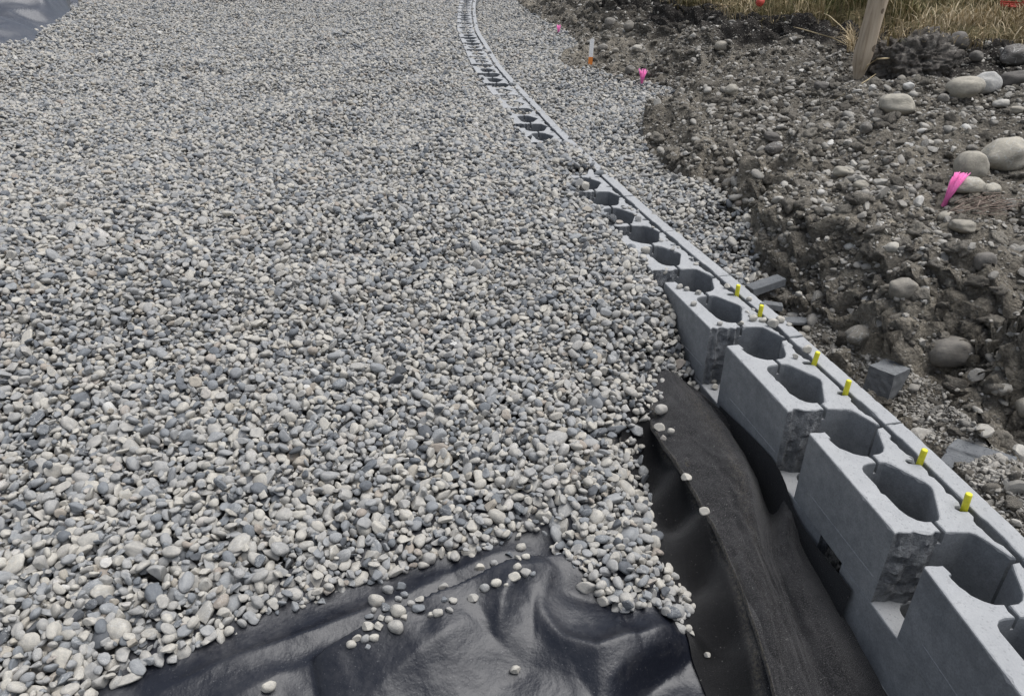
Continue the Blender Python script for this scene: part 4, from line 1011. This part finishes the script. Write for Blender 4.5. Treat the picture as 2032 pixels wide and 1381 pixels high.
place_chip(chip_mesh([(-.022, 0), (.022, 0), (.022, .012), (-.02, .012)], .13, 3), 1580, 640, -.19, (R(3), R(2), R(2)), 'thin flat bluish concrete flake on the trench floor')
place_chip(chip_mesh([(-.085, 0), (.075, 0), (.085, .02), (.03, .03), (.022, .024), (.004, .024), (-.004, .032), (-.075, .034)], .15, 4), 1932, 934, -.18, (R(10), R(-6), R(-46)), 'grooved bluish concrete slab leaning beside the wall face near the right edge', 'concrete_slab')
place_chip(chip_mesh([(-.05, 0), (.05, 0), (.05, .02), (-.045, .025)], .12, 5), 2034, 1034, -.235, (0, R(5), R(30)), 'concrete piece cut off by the right edge below the grooved slab')
place_chip(chip_mesh([(-.03, 0), (.03, 0), (.03, .05), (-.03, .05)], .09, 6), 1692, 1215, -.42, (R(20), R(10), R(-30)), 'bluish concrete lump in the dark gap beside the felt and lower course')
place_chip(chip_mesh([(-.012, 0), (.012, 0), (.01, .01), (-.01, .012)], .03, 8), 1798, 785, -.235, (0, 0, R(-20)), 'tiny concrete flake in front of the broken concrete cube')
# broken cube
bm = bmesh.new(); bmesh.ops.create_cube(bm, size=1); bmesh.ops.subdivide_edges(bm, edges=bm.edges, cuts=9, use_grid_fill=True)
for v in bm.verts:
    x, y, z = v.co; on_r = x > .499
    v.co = Vector((x*.10*(1-.12*(z+.5)), y*.085, z*.085))
    v.co += Vector((mnoise.noise(v.co*60)*.010*(.25+1.0*on_r), mnoise.noise(v.co*35+Vector((3, 3, 3)))*.003, mnoise.noise(v.co*30+Vector((9, 1, 2)))*.003))
for f in bm.faces:
    f.smooth = False; f.material_index = 1 if f.normal.x > .6 else 0
me = bpy.data.meshes.new('cube'); bm.to_mesh(me); bm.free(); me.materials.append(M['chip']); me.materials.append(M['split'])
place_chip(me, 1760, 752, -.175, (R(-4), R(3), R(34)), 'broken grey concrete cube with one rough side on the chips by the wall', 'concrete_cube')

# ------------------------------------------------------------------ markers
def tube(bm, pts, rads, seg=5):
    rows = []
    for i, p in enumerate(pts):
        p = Vector(p); t = (Vector(pts[min(i+1, len(pts)-1)])-Vector(pts[max(i-1, 0)])).normalized()
        s = t.orthogonal().normalized(); b = t.cross(s)
        rr = rads[i] if isinstance(rads, (list, tuple)) else rads
        rows.append([bm.verts.new(p+(s*math.cos(2*math.pi*k/seg)+b*math.sin(2*math.pi*k/seg))*rr) for k in range(seg)])
    for a, b in zip(rows, rows[1:]):
        for k in range(seg): bm.faces.new((a[k], a[(k+1) % seg], b[(k+1) % seg], b[k]))
    bm.faces.new(rows[0][::-1]); bm.faces.new(rows[-1])
def bm_obj(name, bm, mat, parent=None, smooth=True):
    bmesh.ops.recalc_face_normals(bm, faces=bm.faces)
    for f in bm.faces: f.smooth = smooth
    me = bpy.data.meshes.new(name); bm.to_mesh(me); bm.free(); return link(name, me, mat, parent)
def whisker(px, py, gz, h, lean, spread, nfib, lab, rf=.0022):
    q = P(px, py, gz); bm = bmesh.new()
    for i in range(nfib):
        a = random.uniform(0, 6.28); s = random.random()**.6*spread
        tip = Vector((lean[0]+s*math.cos(a), lean[1]+s*math.sin(a)*.6, 1))*h*random.uniform(.8, 1.05)
        b = Vector((random.uniform(-.006, .006), random.uniform(-.006, .006), -.015))
        mid = b.lerp(tip, .5)+Vector((random.uniform(-.004, .004), random.uniform(-.004, .004), .004))
        tube(bm, [b, mid, tip], [rf, rf*1.1, rf*.9], 4)
    o = bm_obj('survey_whisker', bm, M['pink']); o.location = q; tag(o, lab, 'marker tuft', 'pink survey tufts')
def gz_at_old(px, py, f, z0=.1):
    z = z0
    for _ in range(8): q = P(px, py, z); z = float(f(q.x, q.y))
    return z
g = gz_at(1874, 402, Rz); whisker(1874, 402, g+.01, .105, (.36, .15), .30, 120, 'largest pink bristle marker tuft leaning on a pale cobble', .0015)
g = gz_at(1274, 163, Rz); whisker(1274, 164, max(g, -.02)+.015, .10, (.0, 0), .42, 22, 'pink bristle marker tuft upright at the trench edge right of the stake', .0032)
g = gz_at(1108, 69, Rz, 0); whisker(1108, 69, max(g, -.02)+.015, .10, (.05, 0), .3, 16, 'farthest small pink bristle tuft by the far trench gravel', .0042)
# stake
g = gz_at(1171, 129, Rz); q = P(1171, 129, g); bm = bmesh.new()
Hs, W, Tk = .205, .0175, .006
def prism(bm, poly, y0, y1):
    a = [bm.verts.new((x, y0, z)) for x, z in poly]; b = [bm.verts.new((x, y1, z)) for x, z in poly]; n = len(poly)
    bm.faces.new(a); bm.faces.new(b[::-1])
    for i in range(n): bm.faces.new((a[i], b[i], b[(i+1) % n], a[(i+1) % n]))
root = bpy.data.objects.new('marker_stake', None); COL.objects.link(root); root.location = q; root.rotation_euler = (R(-3), R(2), R(-8))
tag(root, 'short wooden survey stake painted white with an orange foot', 'stake')
prism(bm, [(-W, .062), (W, .062), (W, Hs-.012), (W*.55, Hs), (-W*.55, Hs), (-W, Hs-.012)], -Tk, Tk); bm_obj('white_top', bm, M['white_paint'], root, False)
bm = bmesh.new(); prism(bm, [(-W-.0003, -.05), (W+.0003, -.05), (W+.0003, .062), (-W-.0003, .062)], -Tk-.0004, Tk+.0004); bm_obj('orange_foot', bm, M['orange_paint'], root, False)

# ------------------------------------------------------------------ wooden post
bm = bmesh.new(); NS = 22; rows = []
for i in range(26):
    t = i/25; z = -.06+t*1.25
    rr = .056*(1-.08*t)*(.30+.70*sstep(-.06, .16, z))
    cx = .02*math.sin(t*2.2)+.045*t; row = []
    for k in range(NS):
        a = 2*math.pi*k/NS; q = Vector((math.cos(a), math.sin(a), z*2))
        rad = rr*(1+mnoise.noise(q*1.3)*.16+mnoise.noise(Vector((q.x*3, q.y*3, z*1.5)))*.08+mnoise.noise(Vector((q.x*2, q.y*2, z*14)))*.05)
        row.append(bm.verts.new((cx+rad*math.cos(a), rad*math.sin(a), z)))
    rows.append(row)
for a, b in zip(rows, rows[1:]):
    for k in range(NS): bm.faces.new((a[k], a[(k+1) % NS], b[(k+1) % NS], b[k]))
bm.faces.new(rows[-1]); bm.faces.new(rows[0][::-1])
g = gz_at(1704, 165, Rz, .25); o = bm_obj('wooden_post', bm, M['wood']); o.location = P(1700, 160, g); o.rotation_euler = (0, R(-1.5), 0)
tag(o, 'weathered round wooden post with a tapered foot standing at the bank top', 'post')

# dark earth clump beside the post
bm = bmesh.new(); bmesh.ops.create_icosphere(bm, subdivisions=6, radius=1)
for v in bm.verts:
    d = v.co.normalized(); s = 1+mnoise.noise(d*1.3+Vector((4, 1, 2)))*.32+mnoise.noise(d*3.0)*.20+mnoise.noise(d*7)*.16+mnoise.noise(d*16)*.10+mnoise.noise(d*36)*.06
    v.co = Vector((d.x*s*.235, d.y*s*.20, d.z*s*.175))
nd = NT('dark_topsoil'); vv = nd.vec(); cc = nd.ramp(nd.noise(vv, 22, 6, .7), [(.32, (.05, .046, .042)), (.5, (.11, .10, .09)), (.62, (.17, .157, .14)), (.72, (.36, .34, .31))])
M['topsoil'] = nd.done(cc, .98, nd.bump(nd.noise(vv, 55, 5, .75), .8, .012), .08)
g = gz_at(1810, 150, lambda X, Y: RF(X, Y), .28)
o = bm_obj('earth_clump', bm, M['topsoil']); q = P(1808, 130, g+.06); o.location = q; tag(o, 'dark rooty clump of topsoil leaning against the right side of the wooden post', 'earth clump')
EC = q.copy()

# ------------------------------------------------------------------ grass
def blades(spots, hts, lean, name, lab, tones):
    n = len(spots); V = np.empty((n, 7, 3), np.float32); az = rng.uniform(0, 6.283, n)
    wd = rng.uniform(.0013, .0030, n)*(1+np.asarray(spots)[:, 1]*.05)
    side = np.stack([np.cos(az), np.sin(az), np.zeros(n)], -1)
    bd = np.stack([np.cos(az+1.57), np.sin(az+1.57), np.zeros(n)], -1)*rng.uniform(.2, 1.2, n)[:, None]+lean
    base = np.asarray(spots)
    for i, t in enumerate((0, .36, .7)):
        c = base+np.array([0, 0, 1])*(hts*(t-.22*t*t*np.linalg.norm(bd, axis=1)))[:, None]+bd*(hts*t*t*.75)[:, None]
        V[:, i*2] = c-side*(wd*(1-.45*t))[:, None]; V[:, i*2+1] = c+side*(wd*(1-.45*t))[:, None]
    V[:, 6] = base+np.array([0, 0, 1])*(hts*(1-.30*np.linalg.norm(bd, axis=1)))[:, None]+bd*(hts*.85)[:, None]
    off = np.arange(n)[:, None]*7
    q1 = (off+np.array([[0, 1, 3, 2]])); q2 = (off+np.array([[2, 3, 5, 4]])); t3 = (off+np.array([[4, 5, 6]]))
    lp = np.concatenate([q1, q2, t3], 1).ravel().astype(np.int32)
    ls = (np.arange(n)[:, None]*11+np.array([[0, 4, 8]])).ravel().astype(np.int32)
    me = bpy.data.meshes.new(name); me.vertices.add(n*7); me.vertices.foreach_set('co', V.ravel()); me.loops.add(len(lp)); me.loops.foreach_set('vertex_index', lp)
    me.polygons.add(len(ls)); me.polygons.foreach_set('loop_start', ls); me.update(calc_edges=True)
    a = me.attributes.new('tone', 'FLOAT', 'POINT'); a.data.foreach_set('value', np.repeat(tones, 7).astype(np.float32))
    o = link(name, me, M['grass']); tag(o, lab, 'grass', kind='stuff'); return o
n = 150000
gx = rng.uniform(.4, 6.8, n); gy = 4.0+8.5*rng.random(n)**1.4
z0 = RF(gx, gy); g = (z0 > .425) & (np.abs(gx) < .82*gy+.4) & (rng.random(n) < np.clip(.55+vnoise(gx, gy, .22, 51)*1.5, .06, 1))
gx, gy = gx[g][:60000], gy[g][:60000]; gz = Rz(gx, gy)-.01
hh = rng.uniform(.05, .22, len(gx))*np.clip(1+vnoise(gx, gy, .35, 52)*1.8, .35, 2)
tn = np.clip(.62+vnoise(gx, gy, .45, 53)*1.0+rng.normal(0, .2, len(gx)), 0, 1)
print('grass', len(gx))
blades(np.stack([gx, gy, gz], -1), hh, np.array([-.12, -.25, 0]), 'dry_grass', 'matted dry tan grass with some green on the bank top', tn)
# rootlets hanging at the turf edge
n = 6000; ex = rng.uniform(.5, 5, n*5); ey = rng.uniform(4.2, 9, n*5); ze = RF(ex, ey); m = (ze > .38) & (ze < .45); ex, ey = ex[m][:n], ey[m][:n]; ez = Rz(ex, ey)
cz = np.array([(EC.x+random.uniform(-.2, .22), EC.y+random.uniform(-.05, .2), EC.z+random.uniform(.06, .17)) for _ in range(260)])
ex = np.concatenate([ex, cz[:, 0]]); ey = np.concatenate([ey, cz[:, 1]]); ez = np.concatenate([ez, cz[:, 2]])
blades(np.stack([ex, ey, ez], -1), rng.uniform(.05, .16, len(ex)), np.array([-.5, -.9, 0]), 'overhanging_grass', 'dry grass and rootlets hanging over the cut turf edge', np.clip(rng.normal(.6, .25, len(ex)), 0, 1))
def straw(pts, r0, lab, name='straw_stem'):
    bm = bmesh.new(); tube(bm, [Vector(p) for p in pts], [r0]*(len(pts)-1)+[r0*.4], 5); o = bm_obj(name, bm, M['straw']); tag(o, lab, 'straw')
PB = P(1690, 90, .42)
straw([P(1692, 95, .40), P(1650, 75, .45), P(1590, 58, .47), P(1574, 54, .47)], .0035, 'long straw reaching left from the post, lower of two')
straw([P(1686, 72, .43), P(1668, 52, .48), P(1645, 32, .52), P(1634, 27, .53)], .0035, 'straw reaching up left from the post, upper of two')
straw([P(1742, 145, .31), P(1720, 160, .30), P(1690, 178, .27), P(1655, 200, .24)], .0035, 'bent straw lying on the soil below the post foot')
straw([P(1765, 116, .40), P(1740, 118, .42), P(1722, 130, .38), P(1714, 143, .33)], .005, 'short thick bent straw hooked at the earth clump')
bs = np.array([P(1690+random.uniform(-10, 6), 85+random.uniform(-12, 20), .37) for _ in range(160)])
o = blades(bs, rng.uniform(.06, .14, 160), np.array([-.5, -.2, 0]), 'grass_tuft', 'dry tan grass tuft on the left side of the wooden post', np.clip(rng.normal(.75, .15, 160), 0, 1)); del o['kind']
# root tangle
bm = bmesh.new(); g = gz_at(1930, 405, Rz)
for i in range(46):
    a = P(random.uniform(1880, 1985), random.uniform(393, 425), g+random.uniform(0, .03)); dd = Vector((random.uniform(.03, .12), random.uniform(-.03, .05), random.uniform(-.01, .03)))
    tube(bm, [a, a+dd*.5+Vector((0, 0, random.uniform(-.005, .012))), a+dd], [.0022, .0018, .001], 4)
o = bm_obj('root_tangle', bm, M['root']); tag(o, 'tangle of dry brown roots beside the largest pink tuft', 'roots')
# red scraps in the grass
bm = bmesh.new(); bmesh.ops.create_cone(bm, segments=18, radius1=.03, radius2=.026, depth=.03, cap_ends=True)
o = bm_obj('red_scrap', bm, M['red']); o.location = P(1509, 4, .60); o.rotation_euler = (R(60), 0, 0); tag(o, 'small red plastic scrap in the grass at the top edge', 'scrap')
bm = bmesh.new()
for j in range(3):
    tube(bm, [P(1985, 4+j*4, .62-j*.02), P(2015, 6+j*4, .62-j*.02), P(2050, 8+j*4, .62-j*.02)], [.006]*3, 6)
for j in range(5):
    x = 1988+j*14; tube(bm, [P(x, 3, .625), P(x+2, 15, .58)], [.004]*2, 5)
o = bm_obj('red_netting', bm, M['red']); tag(o, 'strip of red safety netting in the grass at the top right corner', 'netting')

# ------------------------------------------------------------------ light, sky, camera
w = bpy.data.worlds.new('World'); sc.world = w; w.use_nodes = True; nt = w.node_tree; bg = nt.nodes['Background']
sky = nt.nodes.new('ShaderNodeTexSky'); sky.sky_type = 'NISHITA'; sky.sun_disc = False
EL, RO = R(70), R(80)
sky.sun_elevation = EL; sky.sun_rotation = RO; sky.dust_density = 3; sky.air_density = 1.0
hs = nt.nodes.new('ShaderNodeHueSaturation'); hs.inputs['Saturation'].default_value = .52
nt.links.new(sky.outputs[0], hs.inputs['Color']); nt.links.new(hs.outputs[0], bg.inputs[0]); bg.inputs[1].default_value = .065
ld = bpy.data.lights.new('sun', 'SUN'); ld.energy = 1.5; ld.angle = R(55); ld.color = (1, 1, 1)
lo = bpy.data.objects.new('sun', ld); COL.objects.link(lo)
dv = Vector((math.sin(RO)*math.cos(EL), math.cos(RO)*math.cos(EL), math.sin(EL)))
lo.rotation_euler = dv.to_track_quat('Z', 'Y').to_euler()
cd = bpy.data.cameras.new('camera'); co = bpy.data.objects.new('camera', cd); COL.objects.link(co)
cd.sensor_width = 36; cd.lens = 36*FPX/2032; cd.clip_start = .05; cd.clip_end = 1500
co.location = (0, 0, CAMH); co.rotation_euler = (math.pi/2-PIT, 0, 0)
sc.camera = co
sc.view_settings.view_transform = 'Standard'; sc.view_settings.look = 'None'; sc.view_settings.gamma = 1; sc.view_settings.exposure = 1.14
